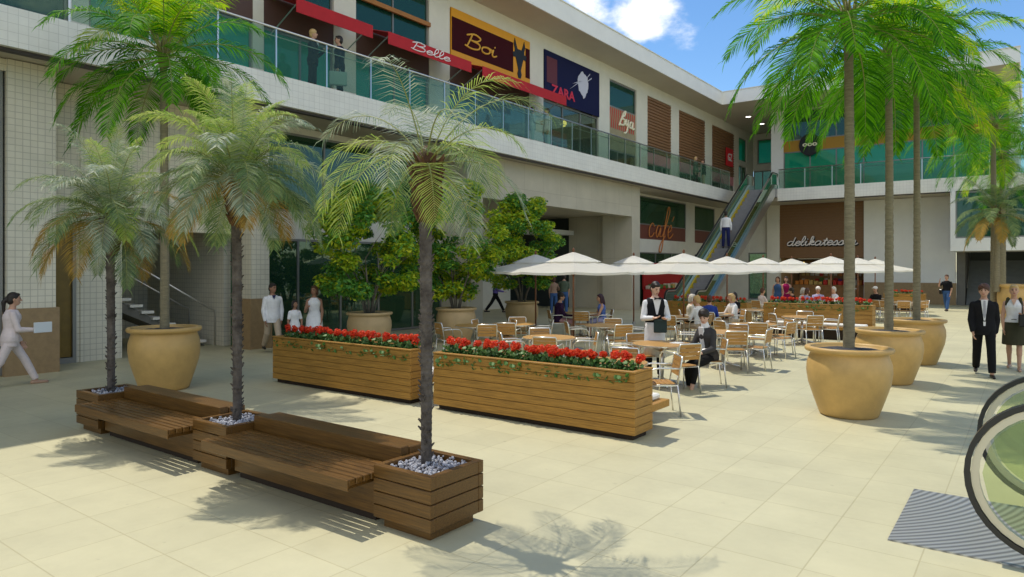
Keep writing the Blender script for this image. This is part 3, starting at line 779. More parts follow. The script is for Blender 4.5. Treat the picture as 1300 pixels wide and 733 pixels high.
# ------------------------------------------------------------------ escalators
def escalator(label, origin, udir, wdir, half, r, zc, flat0, run, rise, flat1, up, glass, group, truss=True, yellow=None):
    """u runs along the escalator, w across it; newel circle centre at u = 0"""
    O, U, Wv = Vector(origin), Vector(udir), Vector(wdir)
    T = thing('escalator', label, 'escalator', origin, group=group)
    def X(u, w, z): return O + U * u + Wv * w + Vector((0, 0, z))
    def zoff(u):
        if u < flat0: return 0
        if u < flat0 + run: return rise * (u - flat0) / run
        return rise
    end = flat0 + run + flat1
    for sgn in (-1, 1):
        w = half * sgn
        top = [(r * math.cos(R(a)), zc + r * math.sin(R(a))) for a in range(300, 89, -10)]
        us = [flat0 * .5, flat0 - .25, flat0, flat0 + .25] + [flat0 + run * k / 12 for k in range(1, 12)] + [flat0 + run - .2, flat0 + run, flat0 + run + .2, end]
        top += [(u, zc + r + zoff(u)) for u in us if u > 0.02]
        if truss: top += [(end + r * math.cos(R(a)), rise + zc + r * math.sin(R(a))) for a in range(80, -70, -12)]
        # rubber handrail and the pale metal track inside it
        def band(rad_shift, thick, wid, name, m):
            pts = []; nr = []
            for i, (u, z) in enumerate(top):
                a = top[max(i - 1, 0)]; b = top[min(i + 1, len(top) - 1)]
                tx, tz = b[0] - a[0], b[1] - a[1]; ln = math.hypot(tx, tz) or 1
                nx, nz = -tz / ln, tx / ln
                pts.append(X(u + nx * rad_shift, w, z + nz * rad_shift)); nr.append(U * nx + Vector((0, 0, nz)))
            return MB().strip(pts, Wv, wid, thick, nr).build(name, m, T)
        band(0.0, .035, .085, 'handrail', M_rubber)
        band(-.047, .048, .05, 'handrail_track', M_track)
        # glass
        gv = []; gf = []
        prof = []
        rg = r - .09
        for k in range(13):
            u = -rg + rg * k / 12 * 1.0
            h = math.sqrt(max(rg * rg - u * u, 0)); prof.append((u, zc + h, zc - h))
        for u in [.2 * flat0, .5 * flat0, flat0] + [flat0 + run * k / 12 for k in range(1, 13)] + [end]:
            prof.append((u, zc + rg + zoff(u), zc - rg + zoff(u)))
        for (u, a, b) in prof:
            for q in (.007, -.007):
                gv.append(X(u, w + q, a)); gv.append(X(u, w + q, b))
        for k in range(len(prof) - 1):
            o = k * 4; n = o + 4
            gf += [(o, n, n + 1, o + 1), (o + 2, o + 3, n + 3, n + 2)]
        mb = MB(); mb.add(gv, gf); mb.build('balustrade_glass', glass, T)
        # skirt beside the steps and outer cladding
        sk = MB(); b0 = zc - rg
        for (wa, wb, za, zb, nm, m) in ((w - sgn * .16, w - sgn * .03, -.06, b0 + .09, 'skirt', M_teal_skirt), (w - sgn * .029, w + sgn * .14, -.42 if up else -.1, b0 + .03, 'cladding', M_steel)):
            sk = MB(); st = [(0.1, 0), (flat0, 0), (flat0 + run, rise), (end, rise)]
            rings = [[X(u, wa, max(z + za, 0.0) if up else z + za), X(u, wb, max(z + za, 0.0) if up else z + za), X(u, wb, z + zb), X(u, wa, z + zb)] for u, z in st]
            sk.loft(rings); sk.build(nm, m, T)
    ws = half - .17
    stp = MB(); n = max(4, int(abs(run) / .4))
    for k in range(n):
        u0 = flat0 + run * k / n; u1 = flat0 + run * (k + 1) / n
        z1 = rise * (k + (1 if up else 0)) / n
        a, b = X(u0, -ws, 0), X(u1, ws, 0)
        z0 = min(rise * k / n, rise * (k + 1) / n) - .3
        stp.box(min(a.x, b.x), max(a.x, b.x), min(a.y, b.y), max(a.y, b.y), max(z0, 0.005) if up else z0, z1 + .01)
    stp.build('steps', M_step, T)
    if yellow:
        y = MB()
        for w0 in yellow:
            y.loft([[X(u, w0, z + .02), X(u, w0 + .10, z + .02), X(u, w0 + .10, z + .285), X(u, w0, z + .285)] for u, z in ((flat0, 0), (flat0 + run - .4, rise - .25), (flat0 + run, rise - .26))])
        y.build('yellow_edge', mat('yellow_edge', (0.55, 0.40, 0.02), 0.5), T)
    return T, X, zoff
M_track = mat('pale_track', (0.62, 0.58, 0.47), 0.35, metal=0.5)
M_teal_skirt = mat('teal_skirt', (0.34, 0.46, 0.42), 0.45)
M_step = mat('step_grey', (0.26, 0.26, 0.27), 0.5, var=.1)
ESC, EXf, EZ = escalator('escalator climbing to the upper balcony beside the terracotta shopfront', (-12.85, 30.4, 0), (0, 1, 0), (1, 0, 0), .74, .42, .60, .8, 10.5, 6.62, .8, True, glass_mat('escalator_dark_glass', (0.25, 0.42, 0.22), 0.05, film=((0.05, 0.14, 0.04), .35)), None, yellow=(-.60,))
LP = MB().box(-13.9, -11.95, 41.75, 44.0, 6.2, 6.69); LP.build('landing_plate', M_step, ESC)
ESN, _, _ = escalator('escalator going down with round glass balustrade ends and black handrails beside the plaza paving', (0.17, 6.60, 0), (1, 0, 0), (0, 1, 0), .75, .53, .615, .95, 5.2, -3.2, .8, False, M_esc_gl, None, truss=False)
m = bpy.data.materials.new('ribbed_plate'); m.use_nodes = True
t_ = m.node_tree; b_ = t_.nodes['Principled BSDF']; b_.inputs['Metallic'].default_value = .6; b_.inputs['Roughness'].default_value = .45
tcn = t_.nodes.new('ShaderNodeTexCoord'); mpn = t_.nodes.new('ShaderNodeMapping'); mpn.inputs['Location'].default_value = (2.6, -1.2, 0)
t_.links.new(tcn.outputs['Object'], mpn.inputs['Vector'])
wv = t_.nodes.new('ShaderNodeTexWave'); wv.wave_type = 'RINGS'; wv.inputs['Scale'].default_value = 5.5
wv.rings_direction = 'Z'
t_.links.new(mpn.outputs[0], wv.inputs['Vector'])
cr = t_.nodes.new('ShaderNodeMixRGB'); cr.inputs['Color1'].default_value = (.22, .22, .22, 1); cr.inputs['Color2'].default_value = (.52, .52, .50, 1)
t_.links.new(wv.outputs['Fac'], cr.inputs['Fac']); t_.links.new(cr.outputs[0], b_.inputs['Base Color'])
bp_ = t_.nodes.new('ShaderNodeBump'); bp_.inputs['Strength'].default_value = .5; bp_.inputs['Distance'].default_value = .004
t_.links.new(wv.outputs['Fac'], bp_.inputs['Height']); t_.links.new(bp_.outputs[0], b_.inputs['Normal'])
MB().box(-.86, .94, 5.86, 7.34, 0.0, .012).build('landing_plate', m, ESN)

# ------------------------------------------------------------------ planters, benches, pots
def planked_box(x0, x1, y0, y1, z0, z1, nb, name, m, parent, gap=.005, wall=.05, mend=None):
    """four walls of horizontal boards"""
    o = None
    mb = MB(); h = (z1 - z0) / nb
    for k in range(nb):
        a, b = z0 + k * h, z0 + (k + 1) * h - gap
        mb.mi = 0
        mb.bbox(x0, x1, y0, y0 + wall, a, b, .004).bbox(x0, x1, y1 - wall, y1, a, b, .004)
        mb.mi = 1
        mb.bbox(x0 + .002, x0 + wall, y0 + wall + .001, y1 - wall - .001, a, b, .004).bbox(x1 - wall, x1 - .002, y0 + wall + .001, y1 - wall - .001, a, b, .004)
    mb.mi = 0
    mb.box(x0 + .012, x1 - .012, y0 + .012, y1 - .012, z0 + .01, z0 + .05)
    return mb.build(name, [m, mend or m], parent)
M_core = mat('dark_core', (0.03, 0.018, 0.01), 0.8)
def flower_planter(label, x0, x1, y0, y1, h, bench=None, nb=7):
    t = thing('flower_planter', label, 'planter', ((x0 + x1) / 2, (y0 + y1) / 2, 0), group='long wooden flower planters')
    planked_box(x0, x1, y0, y1, .07, h, nb, 'planks', M_wood, t, mend=M_wooda)
    MB().box(x0 + .02, x1 - .02, y0 + .02, y1 - .02, .075, h - .1).build('liner', M_core, t)
    MB().box(x0 + .06, x1 - .06, y0 + .06, y1 - .06, 0, .069).build('plinth', M_core, t)
    MB().box(x0 + .05, x1 - .05, y0 + .05, y1 - .05, h - .099, h - .06).build('soil', M_soil, t)
    rim = MB(); w = .065
    rim.bbox(x0 - .006, x1 + .006, y0 - .006, y0 + w, h + .001, h + .025, .004).bbox(x0 - .006, x1 + .006, y1 - w, y1 + .006, h + .001, h + .025, .004)
    rim.bbox(x0 - .006, x0 + w, y0 + w + .001, y1 - w - .001, h + .001, h + .025, .004).bbox(x1 - w, x1 + .006, y0 + w + .001, y1 - w - .001, h + .001, h + .025, .004)
    rim.build('rim', M_wood, t)
    if bench:
        ya, yb, zb = bench
        MB().bbox(x0 + .05, x1 + .0, ya, yb, zb - .09, zb, .006).build('bench_seat', M_wood, t)
        MB().box(x0 + .3, x1 - .35, min(ya, yb) + .12, max(ya, yb) - .12, 0, zb - .092).build('bench_base', M_core, t)
        MB().bbox(x0 + .2, x1 - .10, ya + .05, yb - .06, zb + .001, zb + .075, .02).build('cushion', mat('white_cushion', (0.75, 0.74, 0.70), 0.9), t)
    return t
flower_planter('long planked planter of red flowers standing before the family in white', -10.88, -7.42, 7.38, 7.86, .80, (7.862, 8.36, .36))
flower_planter('long planked planter of red flowers closest to the benches, a white cushioned seat behind it', -6.95, -3.72, 7.38, 7.86, .80, (7.862, 8.36, .36))
flower_planter('wooden flower planter with a white seat cushion beyond the empty cafe tables', -6.55, -3.55, 21.62, 22.1, .96, (21.12, 21.615, .38))
flower_planter('wooden flower planter at the foot of the escalator behind the diners', -10.6, -7.7, 23.6, 24.1, .82)
flower_planter('farthest wooden flower planter by the brown plinth of the end wing', -5.6, -3.9, 37.0, 37.5, .80, (36.5, 36.99, .38))

# flowers: three kinds of clump, copied along each planter
M_fleaf = mat('geranium_leaf', (0.045, 0.12, 0.022), 0.5, col2=(0.10, 0.22, 0.045), island=1, transl=.25)
M_bloom = mat('scarlet_petal', (0.68, 0.018, 0.010), 0.55, col2=(0.82, 0.11, 0.018), island=1, transl=.3)
def clump(seed):
    rng = random.Random(seed)
    t = thing('flower_plant', '', 'flower')
    lf = MB()
    for k in range(70):
        a = rng.uniform(0, 6.283); d = rng.uniform(0, .13); z = rng.uniform(-.02, .15)
        c = Vector((d * math.cos(a), d * math.sin(a) * .9, z))
        if rng.random() < .09: c = Vector((rng.uniform(-.1, .1), -.23 - rng.uniform(0, .03), rng.uniform(-.12, .02)))
        n = Vector((rng.gauss(0, .6), rng.gauss(-.3, .6), rng.uniform(.3, 1))).normalized()
        u = n.orthogonal().normalized(); u = Quaternion(n, rng.uniform(0, 6.28)) @ u; v = n.cross(u); s = rng.uniform(.022, .042)
        lf.add([c + u * s * math.cos(q) + v * s * .85 * math.sin(q) + n * (.006 if i % 2 else 0) for i, q in enumerate([2 * math.pi * j / 6 for j in range(6)])], [tuple(range(6))])
    lf.build('leaves', M_fleaf, t, world=False)
    bl = MB()
    for k in range(rng.choice((3, 4, 4, 5))):
        c = Vector((rng.uniform(-.11, .11), rng.uniform(-.13, .13), rng.uniform(.15, .25))); rr = rng.uniform(.036, .054)
        for j in range(46):
            n = Vector((rng.gauss(0, 1), rng.gauss(0, 1), rng.gauss(.25, 1))).normalized()
            u = n.orthogonal().normalized(); u = Quaternion(n, rng.uniform(0, 6.28)) @ u; v = n.cross(u); s = rng.uniform(.013, .022)
            p = c + n * rr * rng.uniform(.75, 1.05)
            n2 = (n + Vector((rng.gauss(0, .3), rng.gauss(0, .3), rng.gauss(0, .3)))).normalized()
            bl.add([p + u * s, p + v * s * .9 + n2 * .008, p - u * s, p - v * s * .9 + n2 * .008], [(0, 1, 2, 3)])
    bl.build('blooms', M_bloom, t, world=False)
    return t
CL = [clump(s) for s in range(5)]
used = set()
def plant_row(x0, x1, y, z, step, label, group, seed):
    rng = random.Random(seed); n = int((x1 - x0) / step)
    for k in range(n):
        i = rng.randrange(5)
        loc = (x0 + (k + .5) * (x1 - x0) / n, y + rng.uniform(-.02, .02), z)
        rz = rng.choice((0, 0, math.pi)) + rng.uniform(-.3, .3)
        if rz > 1: rz = rng.uniform(-.3, .3)
        if i not in used:
            used.add(i); o = CL[i]; o.location = loc; o.rotation_euler = (0, 0, rz); o['label'] = label; o['group'] = group
        else: dup(CL[i], loc, rz, label, group)
plant_row(-10.80, -7.48, 7.62, .76, .185, 'red geranium plant in the long planter before the family in white', 'red flowers of the planter before the family', 1)
plant_row(-6.88, -3.78, 7.62, .76, .17, 'red geranium plant in the long planter closest to the benches', 'red flowers of the planter closest to the benches', 2)
plant_row(-6.48, -3.62, 21.86, .92, .22, 'red geranium plant in the planter with a white cushion beyond the empty tables', 'red flowers of the planter beyond the tables', 3)
plant_row(-10.5, -7.8, 23.85, .78, .25, 'red geranium plant in the planter at the foot of the escalator', 'red flowers of the planter at the escalator', 4)
plant_row(-5.5, -4.0, 37.25, .76, .25, 'red geranium plant in the farthest planter by the brown plinth', 'red flowers of the farthest planter', 5)

# benches and palm boxes
BX = [(-9.72, -9.10), (-6.90, -6.28), (-4.17, -3.55)]
BLAB = ['dark wood palm box closest to the big pot before the stairs', 'dark wood palm box between the two benches', 'dark planked palm box at the planter end of the bench row, full of pebbles']
for (x0, x1), lab in zip(BX, BLAB):
    t = thing('palm_box', lab, 'planter', ((x0 + x1) / 2, 4.06, 0), group='wooden palm boxes')
    planked_box(x0, x1, 3.74, 4.36, .08, .50, 4, 'planks', M_bench, t, gap=.007, wall=.06)
    MB().box(x0 + .03, x1 - .03, 3.77, 4.33, .13, .42).build('liner', M_core, t)
    MB().box(x0 + .06, x1 - .06, 3.80, 4.30, 0, .079).build('plinth', M_bench, t)
    rng = random.Random(int(x0 * 10)); pb = MB()
    for k in range(420):
        s = rng.uniform(.010, .021)
        q = Quaternion((rng.gauss(0, 1), rng.gauss(0, 1), rng.gauss(0, 1), rng.gauss(0, 1))).normalized().to_matrix()
        pb.ell((rng.uniform(x0 + .08, x1 - .08), rng.uniform(3.82, 4.28), .43 + rng.uniform(0, .03) + .03 * rng.random()), s, s * .8, s * .65, 6, 4, q)
    o = pb.build('gravel', M_peb)
    tag(o, 'grey pebbles filling the ' + lab.replace('dark wood ', '').replace('dark planked ', '').split(' full')[0], 'gravel', 'pebbles in the palm boxes', 'stuff')
for (x0, x1), lab in zip(((-9.095, -6.905), (-6.275, -4.175)), ('slatted wooden bench between the two boxes farther along the row', 'slatted wooden bench joined to the end palm box, partly shaded')):
    t = thing('bench', lab, 'bench', ((x0 + x1) / 2, 3.9, 0), group='slatted benches')
    sl = MB(); n = 7; y0, y1 = 3.50, 4.02; w = (y1 - y0) / n
    for k in range(n): sl.bbox(x0, x1, y0 + k * w, y0 + (k + 1) * w - .014, .375, .425, .005)
    sl.build('seat', M_bench, t)
    fr = MB().bbox(x0, x1, 3.482, 3.499, .335, .425, .004)
    for q in (.05, .5, .95): fr.box(x0 + (x1 - x0) * q - .03, x0 + (x1 - x0) * q + .03, 3.52, 4.0, .325, .374)
    fr.build('seat_frame', M_bench, t)
    MB().bbox(x0, x1, 4.04, 4.14, .375, .56, .006).bbox(x0, x1, 4.15, 4.34, .47, .545, .006).build('backrest', M_bench, t)
    MB().box(x0 + .05, x1 - .05, 3.80, 4.30, .07, .33).build('base', M_bench, t)
    MB().box(x0 + .08, x1 - .08, 3.84, 4.26, 0, .069).build('plinth', M_core, t)

POT = [(.36, 0), (.385, .02), (.40, .06), (.47, .26), (.535, .46), (.558, .62), (.552, .74), (.52, .84), (.505, .875), (.515, .89), (.565, .905), (.58, .925), (.58, .955), (.565, .97), (.51, .972), (.495, .955), (.485, .90)]
def pot(label, x, y, s=1.0, m=None, group='big round palm pots', soil=M_soil, sz=1.0):
    t = thing('plant_pot', label, 'pot', (x, y, 0), group=group)
    MB().lathe([(r * s, z * s * sz) for r, z in POT], 44, (x, y, 0)).build('body', m or M_pot, t, True)
    rng = random.Random(int(x * 100)); so = MB()
    n = 40; rings = []
    for q in range(5):
        r = .49 * s * (5 - q) / 5
        rings.append([(x + r * math.cos(2 * math.pi * k / n), y + r * math.sin(2 * math.pi * k / n), (.905 * s * sz) + .022 * q ** .6 + rng.uniform(-.006, .006)) for k in range(n)])
    so.loft(rings); so.build('soil', soil, t)
    return t
P_left = at_depth(209, 11.75)
pot('large ochre pot in front of the stair recess holding a tall green palm', P_left.x, P_left.y, 1.0, sz=1.08)
RP = [(-2.03, 10.55), (-2.03, 13.95), (-1.96, 17.1)]
for (x, y), lab in zip(RP, ('largest looking ochre pot of the palm row, closest to the escalator landing', 'middle ochre pot of the palm row, half hidden by the pot before it', 'last ochre pot of the three in the palm row')):
    pot(lab, x, y, .98)
fp = at_depth(1291, 25.5)
pot('ochre pot behind the couple in black, before the dark stairs', fp.x, fp.y, 1.1, sz=1.35)
TP = [at_depth(469, 17.2), at_depth(579, 19.1), at_depth(662.5, 22.8)]
for p, lab in zip(TP, ('sandstone pot with a bushy tree, behind the family in white', 'sandstone pot with a bushy tree, between the other two tree pots', 'sandstone pot with a bushy tree, closest to the walking person in purple')):
    pot(lab, p.x, p.y, .98, M_pot2, 'sandstone tree pots')

# ------------------------------------------------------------------ palms and trees
def palm_leaf_mat(name, c1, c2, tr=.35, sp=.12):
    return mat(name, c1, .55, col2=c2, island=1, transl=tr, spec=sp)
M_pg1 = palm_leaf_mat('lush_palm_leaf', (0.16, 0.45, 0.006), (0.02, 0.13, 0.005), .5)
M_pg2 = palm_leaf_mat('young_palm_leaf', (0.60, 0.68, 0.02), (0.17, 0.46, 0.008), .55)
M_ps1 = palm_leaf_mat('silvery_palm_leaf', (0.27, 0.35, 0.11), (0.06, 0.15, 0.05), .4, .5)
M_ps2 = palm_leaf_mat('bright_small_palm_leaf', (0.50, 0.56, 0.14), (0.24, 0.40, 0.06), .5)
M_ps3 = palm_leaf_mat('dry_palm_leaf', (0.46, 0.28, 0.06), (0.26, 0.19, 0.04), .4)
M_ps4 = palm_leaf_mat('glaucous_palm_leaf', (0.50, 0.54, 0.38), (0.10, 0.20, 0.12), .35, .6)
M_rach = mat('palm_rachis', (0.22, 0.24, 0.06), 0.5)
M_ptrunk = mat('ringed_palm_trunk', (0.27, 0.235, 0.15), 0.85, col2=(0.15, 0.13, 0.08), vscale=3, stretch=(3, 3, 16), var=.2, bump=.5, bscale=18)
M_btrunk = mat('shaggy_palm_trunk', (0.13, 0.112, 0.10), 0.9, col2=(0.035, 0.027, 0.024), vscale=9, var=.3, bump=1.0, bscale=40)
M_husk = mat('palm_husk', (0.13, 0.062, 0.026), 0.9, col2=(0.045, 0.022, 0.012), vscale=14, var=.3, bump=1.0, bscale=50, stretch=(1, 1, .4))
def frond(mb, rng, base, az, el, length, droop, ll, lw, nl, mi, hang=.5, seg=13, tipcurl=0.0, rad=.011):
    """one feather leaf: a bending stalk with leaflets on both sides; mi = leaflet slot"""
    d = Vector((math.cos(az) * math.cos(el), math.sin(az) * math.cos(el), math.sin(el)))
    pts = [Vector(base)]; st = length / seg; yaw = rng.uniform(-.03, .03)
    for k in range(seg):
        pts.append(pts[-1] + d * st)
        d = (d + Vector((0, 0, -droop * (0.4 + 1.3 * k / seg) / seg * 2.2))).normalized()
        d = Quaternion((0, 0, 1), yaw) @ d
    mb.mi = 0
    mb.tube(pts, [rad * (1 - .85 * k / seg) for k in range(seg + 1)], 4, False)
    mb.mi = mi
    for j in range(nl):
        s = .14 + .86 * (j + .5) / nl
        f = s * seg; k = min(int(f), seg - 1); p = pts[k].lerp(pts[k + 1], f - k)
        tan = (pts[k + 1] - pts[k]).normalized()
        side = tan.cross(Vector((0, 0, 1)))
        side = side.normalized() if side.length > 1e-3 else Vector((1, 0, 0))
        up = side.cross(tan).normalized()
        prof = math.sin(math.pi * min(1, (s - .05) / .95) ** .8) ** .55 if s < .985 else .5
        ln = ll * max(.25, prof) * rng.uniform(.85, 1.1)
        for sg in (-1, 1):
            sweep = .35 + .75 * s
            a = (side * sg + tan * sweep + up * rng.uniform(.05, .38)).normalized()
            m1 = p + a * ln * .5 + Vector((0, 0, -hang * ln * .10))
            b = (a + Vector((0, 0, -hang * rng.uniform(.6, 1.2)))).normalized()
            tip = m1 + b * ln * .5
            wv = (tan - a * tan.dot(a)); wv = wv.normalized() if wv.length > 1e-4 else up
            wv = (wv + up * rng.uniform(-.5, .5)).normalized() * lw * .5
            mb.add([p - wv * .5, p + wv * .5, m1 + wv, m1 - wv, tip], [(0, 1, 2, 3), (3, 2, 4)])
def palm_trunk(mb, base, top, r0, r1, rings, rng, bulge=0):
    base, top = Vector(base), Vector(top); pts = []; rs = []
    n = rings * 2
    for k in range(n + 1):
        q = k / n
        p = base.lerp(top, q) + Vector((math.sin(q * 3.0) * bulge, math.cos(q * 2.2) * bulge - bulge, 0))
        pts.append(p); rs.append((r0 + (r1 - r0) * q) * (1.0 + (.045 if k % 2 else -.02) + rng.uniform(-.015, .015)))
    mb.tube(pts, rs, 14)
    return pts[-1]
def tall_palm(label, x, y, z0, ztop, seed, length=1.75, n=26, r=.066, group='tall green palms', mats=None, ll=.50, ruff=0):
    rng = random.Random(seed)
    t = thing('palm_tree', label, 'palm tree', (x, y, z0), group=group)
    tb = MB(); top = palm_trunk(tb, (x, y, z0 - .05), (x, y, ztop), r * 1.15, r * .85, 34, rng, .012)
    tb.build('trunk', M_ptrunk, t, True)
    sb = MB(); sb.lathe([(r * .86, -.02), (r * 1.05, .12), (r * 1.15, .28), (r * .95, .42), (r * .4, .56), (.01, .62)], 14, top)
    for k in range(16):
        a = k * 2.4; q = .1 + .3 * k / 16
        sb.tube([top + Vector((r * .8 * math.cos(a), r * .8 * math.sin(a), q - .05)), top + Vector((r * 1.5 * math.cos(a), r * 1.5 * math.sin(a), q + .22))], [.035, .015], 6)
    sb.build('crownshaft', M_husk if mats else mat('palm_crownshaft', (0.15, 0.14, 0.05), .6, var=.3, vscale=12), t, True)
    cb = MB()
    for k in range(n):
        q = (k + .5) / n
        el = R(78 - 106 * q + rng.uniform(-7, 7)); az = k * 2.39996 + rng.uniform(-.2, .2)
        mi = 2 if (q < .38 and rng.random() < .75) or rng.random() < .12 else 1
        if mats and q > .72 and rng.random() < .7: mi = 3
        frond(cb, rng, top + Vector((.06 * math.cos(az), .06 * math.sin(az), .18 + .3 * (1 - q))), az, el, length * rng.uniform(.88, 1.10) * (.8 if q < .1 else 1.04), .56 + .32 * math.cos(el), ll, .020, 64, mi, hang=.85, rad=.013)
    cb.build('crown', [M_rach, (mats or (M_pg1, M_pg2, M_ps3))[0], (mats or (M_pg1, M_pg2, M_ps3))[1], M_ps3], t)
    return t
tall_palm('tall green palm in the ochre pot before the stair recess', P_left.x, P_left.y, 1.0, 5.35, 3, 1.95, 34)
tall_palm('tall green palm in the pot closest to the escalator landing', RP[0][0], RP[0][1], .9, 5.15, 7, 1.85, 36)
tall_palm('tall green palm in the middle pot of the palm row', RP[1][0], RP[1][1], .9, 5.5, 9, 2.0, 34)
tall_palm('tall green palm in the last pot of the palm row', RP[2][0], RP[2][1], .9, 5.75, 11, 2.1, 34)
q1 = at_depth(1261, 26.2); q2 = at_depth(1272.5, 30.5)
tall_palm('tall palm behind the couple in black, its trunk beside a pot', q1.x, q1.y, 0.02, 7.1, 13, 2.9, 34, r=.095, ll=.7)
tall_palm('slender palm farthest back by the dark stairs', q2.x, q2.y, 0.02, 6.6, 15, 2.5, 28, r=.12, ll=.65)
tall_palm('short palm with drooping orange brown leaves in the pot behind the couple', fp.x - .6, fp.y - .3, 1.2, 3.75, 17, 1.6, 26, r=.09, group='short brown leaved palms', mats=(M_ps1, M_ps4, M_ps3), ll=.4)

def small_palm(label, x, y, z0, zc, seed, length, n, dens=1.0, airy=False):
    rng = random.Random(seed)
    t = thing('palm_tree', label, 'palm tree', (x, y, z0), group='small palms in the bench boxes')
    tb = MB(); hz = zc - .50
    palm_trunk(tb, (x, y, z0 - .06), (x, y, hz), .043, .050, 40, rng, .006)
    for k in range(150):                                # old leaf scars
        a = rng.uniform(0, 6.28); z = rng.uniform(z0, hz); rr = .044
        p = Vector((x + rr * math.cos(a), y + rr * math.sin(a), z)); o = Vector((math.cos(a), math.sin(a), .9)).normalized()
        tb.tube([p - o * .01, p + o * .03], [.013, .005], 4)
    tb.build('trunk', M_btrunk, t)
    hb = MB()
    hb.lathe([(.056, hz - z0 - .02), (.075, hz - z0 + .10), (.105, hz - z0 + .30), (.11, hz - z0 + .42), (.07, hz - z0 + .55), (.01, hz - z0 + .62)], 14, (x, y, z0))
    for k in range(90):
        a = k * 2.39996; q = rng.random(); z = hz + q * .48; rr = .06 + .055 * min(1, q * 1.4)
        p = Vector((x + rr * math.cos(a), y + rr * math.sin(a), z)); o = Vector((math.cos(a), math.sin(a), 1.6)).normalized()
        hb.tube([p - o * .02, p + o * rng.uniform(.04, .10)], [.022, .006], 5)
    hb.build('husk', M_husk, t)
    cb = MB(); top = Vector((x, y, zc - .06))
    for k in range(n):
        q = (k + .5) / n
        el = R((70 if airy else 80) - (78 if airy else 90) * q + rng.uniform(-8, 8)); az = k * 2.39996 + rng.uniform(-.25, .25)
        u = rng.random()
        mi = (2 if u < .7 else 4) if q < .3 else (1 if u < .42 else 4 if u < .82 else 2 if u < .93 else 3)
        if q > .86: mi = 3 if u < .5 else 1
        if airy: mi = 2 if u < .55 else 4 if u < .8 else 1
        frond(cb, rng, top + Vector((.05 * math.cos(az), .05 * math.sin(az), .1 * (1 - q))), az, el, length * rng.uniform(.8, 1.1), .75 + .45 * math.cos(el),   .30, .0075 if airy else .0085, int(66 * dens), mi, hang=.85, rad=.008)
    cb.build('crown', [M_rach, M_ps1, M_ps2, M_ps3, M_ps4], t)
    return t
small_palm('small palm with silvery drooping leaves in the box by the shaded floor', -9.40, 4.02, .48, 2.72, 21, 1.15, 50)
small_palm('small palm with bright feathery top in the box between the benches', -6.59, 4.05, .48, 2.98, 22, 1.12, 54)
small_palm('airy small palm with thin leaves in the end box of the bench row', -3.92, 4.08, .48, 2.92, 23, 1.14, 20, .62, airy=True)

M_tl = mat('broad_leaf', (0.18, 0.42, 0.05), .5, col2=(0.05, 0.19, 0.035), island=1, transl=.35)
M_tl2 = mat('bright_broad_leaf', (0.66, 0.66, 0.03), .5, col2=(0.28, 0.50, 0.02), island=1, transl=.45)
M_bark = mat('grey_bark', (0.17, 0.15, 0.12), .85, var=.3, vscale=12, bump=.5, bscale=30)
def bushy_tree(label, p, seed, rx, z0, z1):
    rng = random.Random(seed); x, y = p.x, p.y
    t = thing('bushy_tree', label, 'tree', (x, y, .9), group='bushy trees in sandstone pots')
    tb = MB(); tips = []
    for k in range(6):
        a = k * 1.05 + rng.uniform(-.2, .2); b = Vector((x + .09 * math.cos(a), y + .09 * math.sin(a), .88))
        p1 = b + Vector((.10 * math.cos(a), .10 * math.sin(a), .35)); p2 = p1 + Vector((.22 * math.cos(a), .22 * math.sin(a), .42)); p3 = p2 + Vector((.38 * math.cos(a), .38 * math.sin(a), .6))
        tb.tube([b, p1, p2, p3], [.032, .027, .022, .012], 7)
        for j in range(3):
            an = a + rng.uniform(-1, 1); e = p2.lerp(p3, rng.random()) ; f = e + Vector((.5 * math.cos(an), .5 * math.sin(an), rng.uniform(.2, .7)))
            tb.tube([e, e.lerp(f, .5) + Vector((0, 0, .04)), f], [.014, .01, .005], 5)
    tb.build('trunk', M_bark, t, True)
    cb = MB(); H = z1 - z0
    lobes = []
    for k in range(78):
        a = rng.uniform(0, 6.28); v = rng.uniform(0, 1); zz = z0 + H * v
        env = rx * (math.sin(math.pi * min(.97, .16 + .80 * v)) ** .65)
        d = env * math.sqrt(rng.uniform(.2, 1)) * .90
        lobes.append((Vector((x + d * math.cos(a), y + d * math.sin(a), zz)), rng.uniform(.24, .40), rng.random()))
    for c, s, tone in lobes:
        m = int(205 * (s / .3) ** 2)
        for j in range(m):
            n = Vector((rng.gauss(0, 1), rng.gauss(0, 1), rng.gauss(.15, 1))).normalized()
            pp = c + Vector((n.x * s, n.y * s, n.z * s * .62)) * rng.uniform(.55, 1.05)
            nn = (n * .5 + Vector((rng.gauss(0, .5), rng.gauss(0, .5), .7))).normalized()
            u = Quaternion(nn, rng.uniform(0, 6.28)) @ nn.orthogonal().normalized(); w = nn.cross(u); L_ = rng.uniform(.044, .080)
            cb.mi = 1 if rng.random() < (.8 if tone > .48 else .15) else 0
            cb.add([pp - u * L_, pp - w * L_ * .45 - u * L_ * .2, pp + u * L_ - nn * .012, pp + w * L_ * .45 - u * L_ * .2], [(0, 1, 2, 3)])
    cb.build('crown', [M_tl, M_tl2], t)
bushy_tree('bushy broad leaved tree behind the family in white', TP[0], 31, 1.48, 1.40, 4.30)
bushy_tree('bushy broad leaved tree in the middle of the three potted trees', TP[1], 32, 1.40, 1.35, 4.35)
bushy_tree('bushy broad leaved tree nearest the cream portal beam', TP[2], 33, 1.40, 1.5, 4.4)

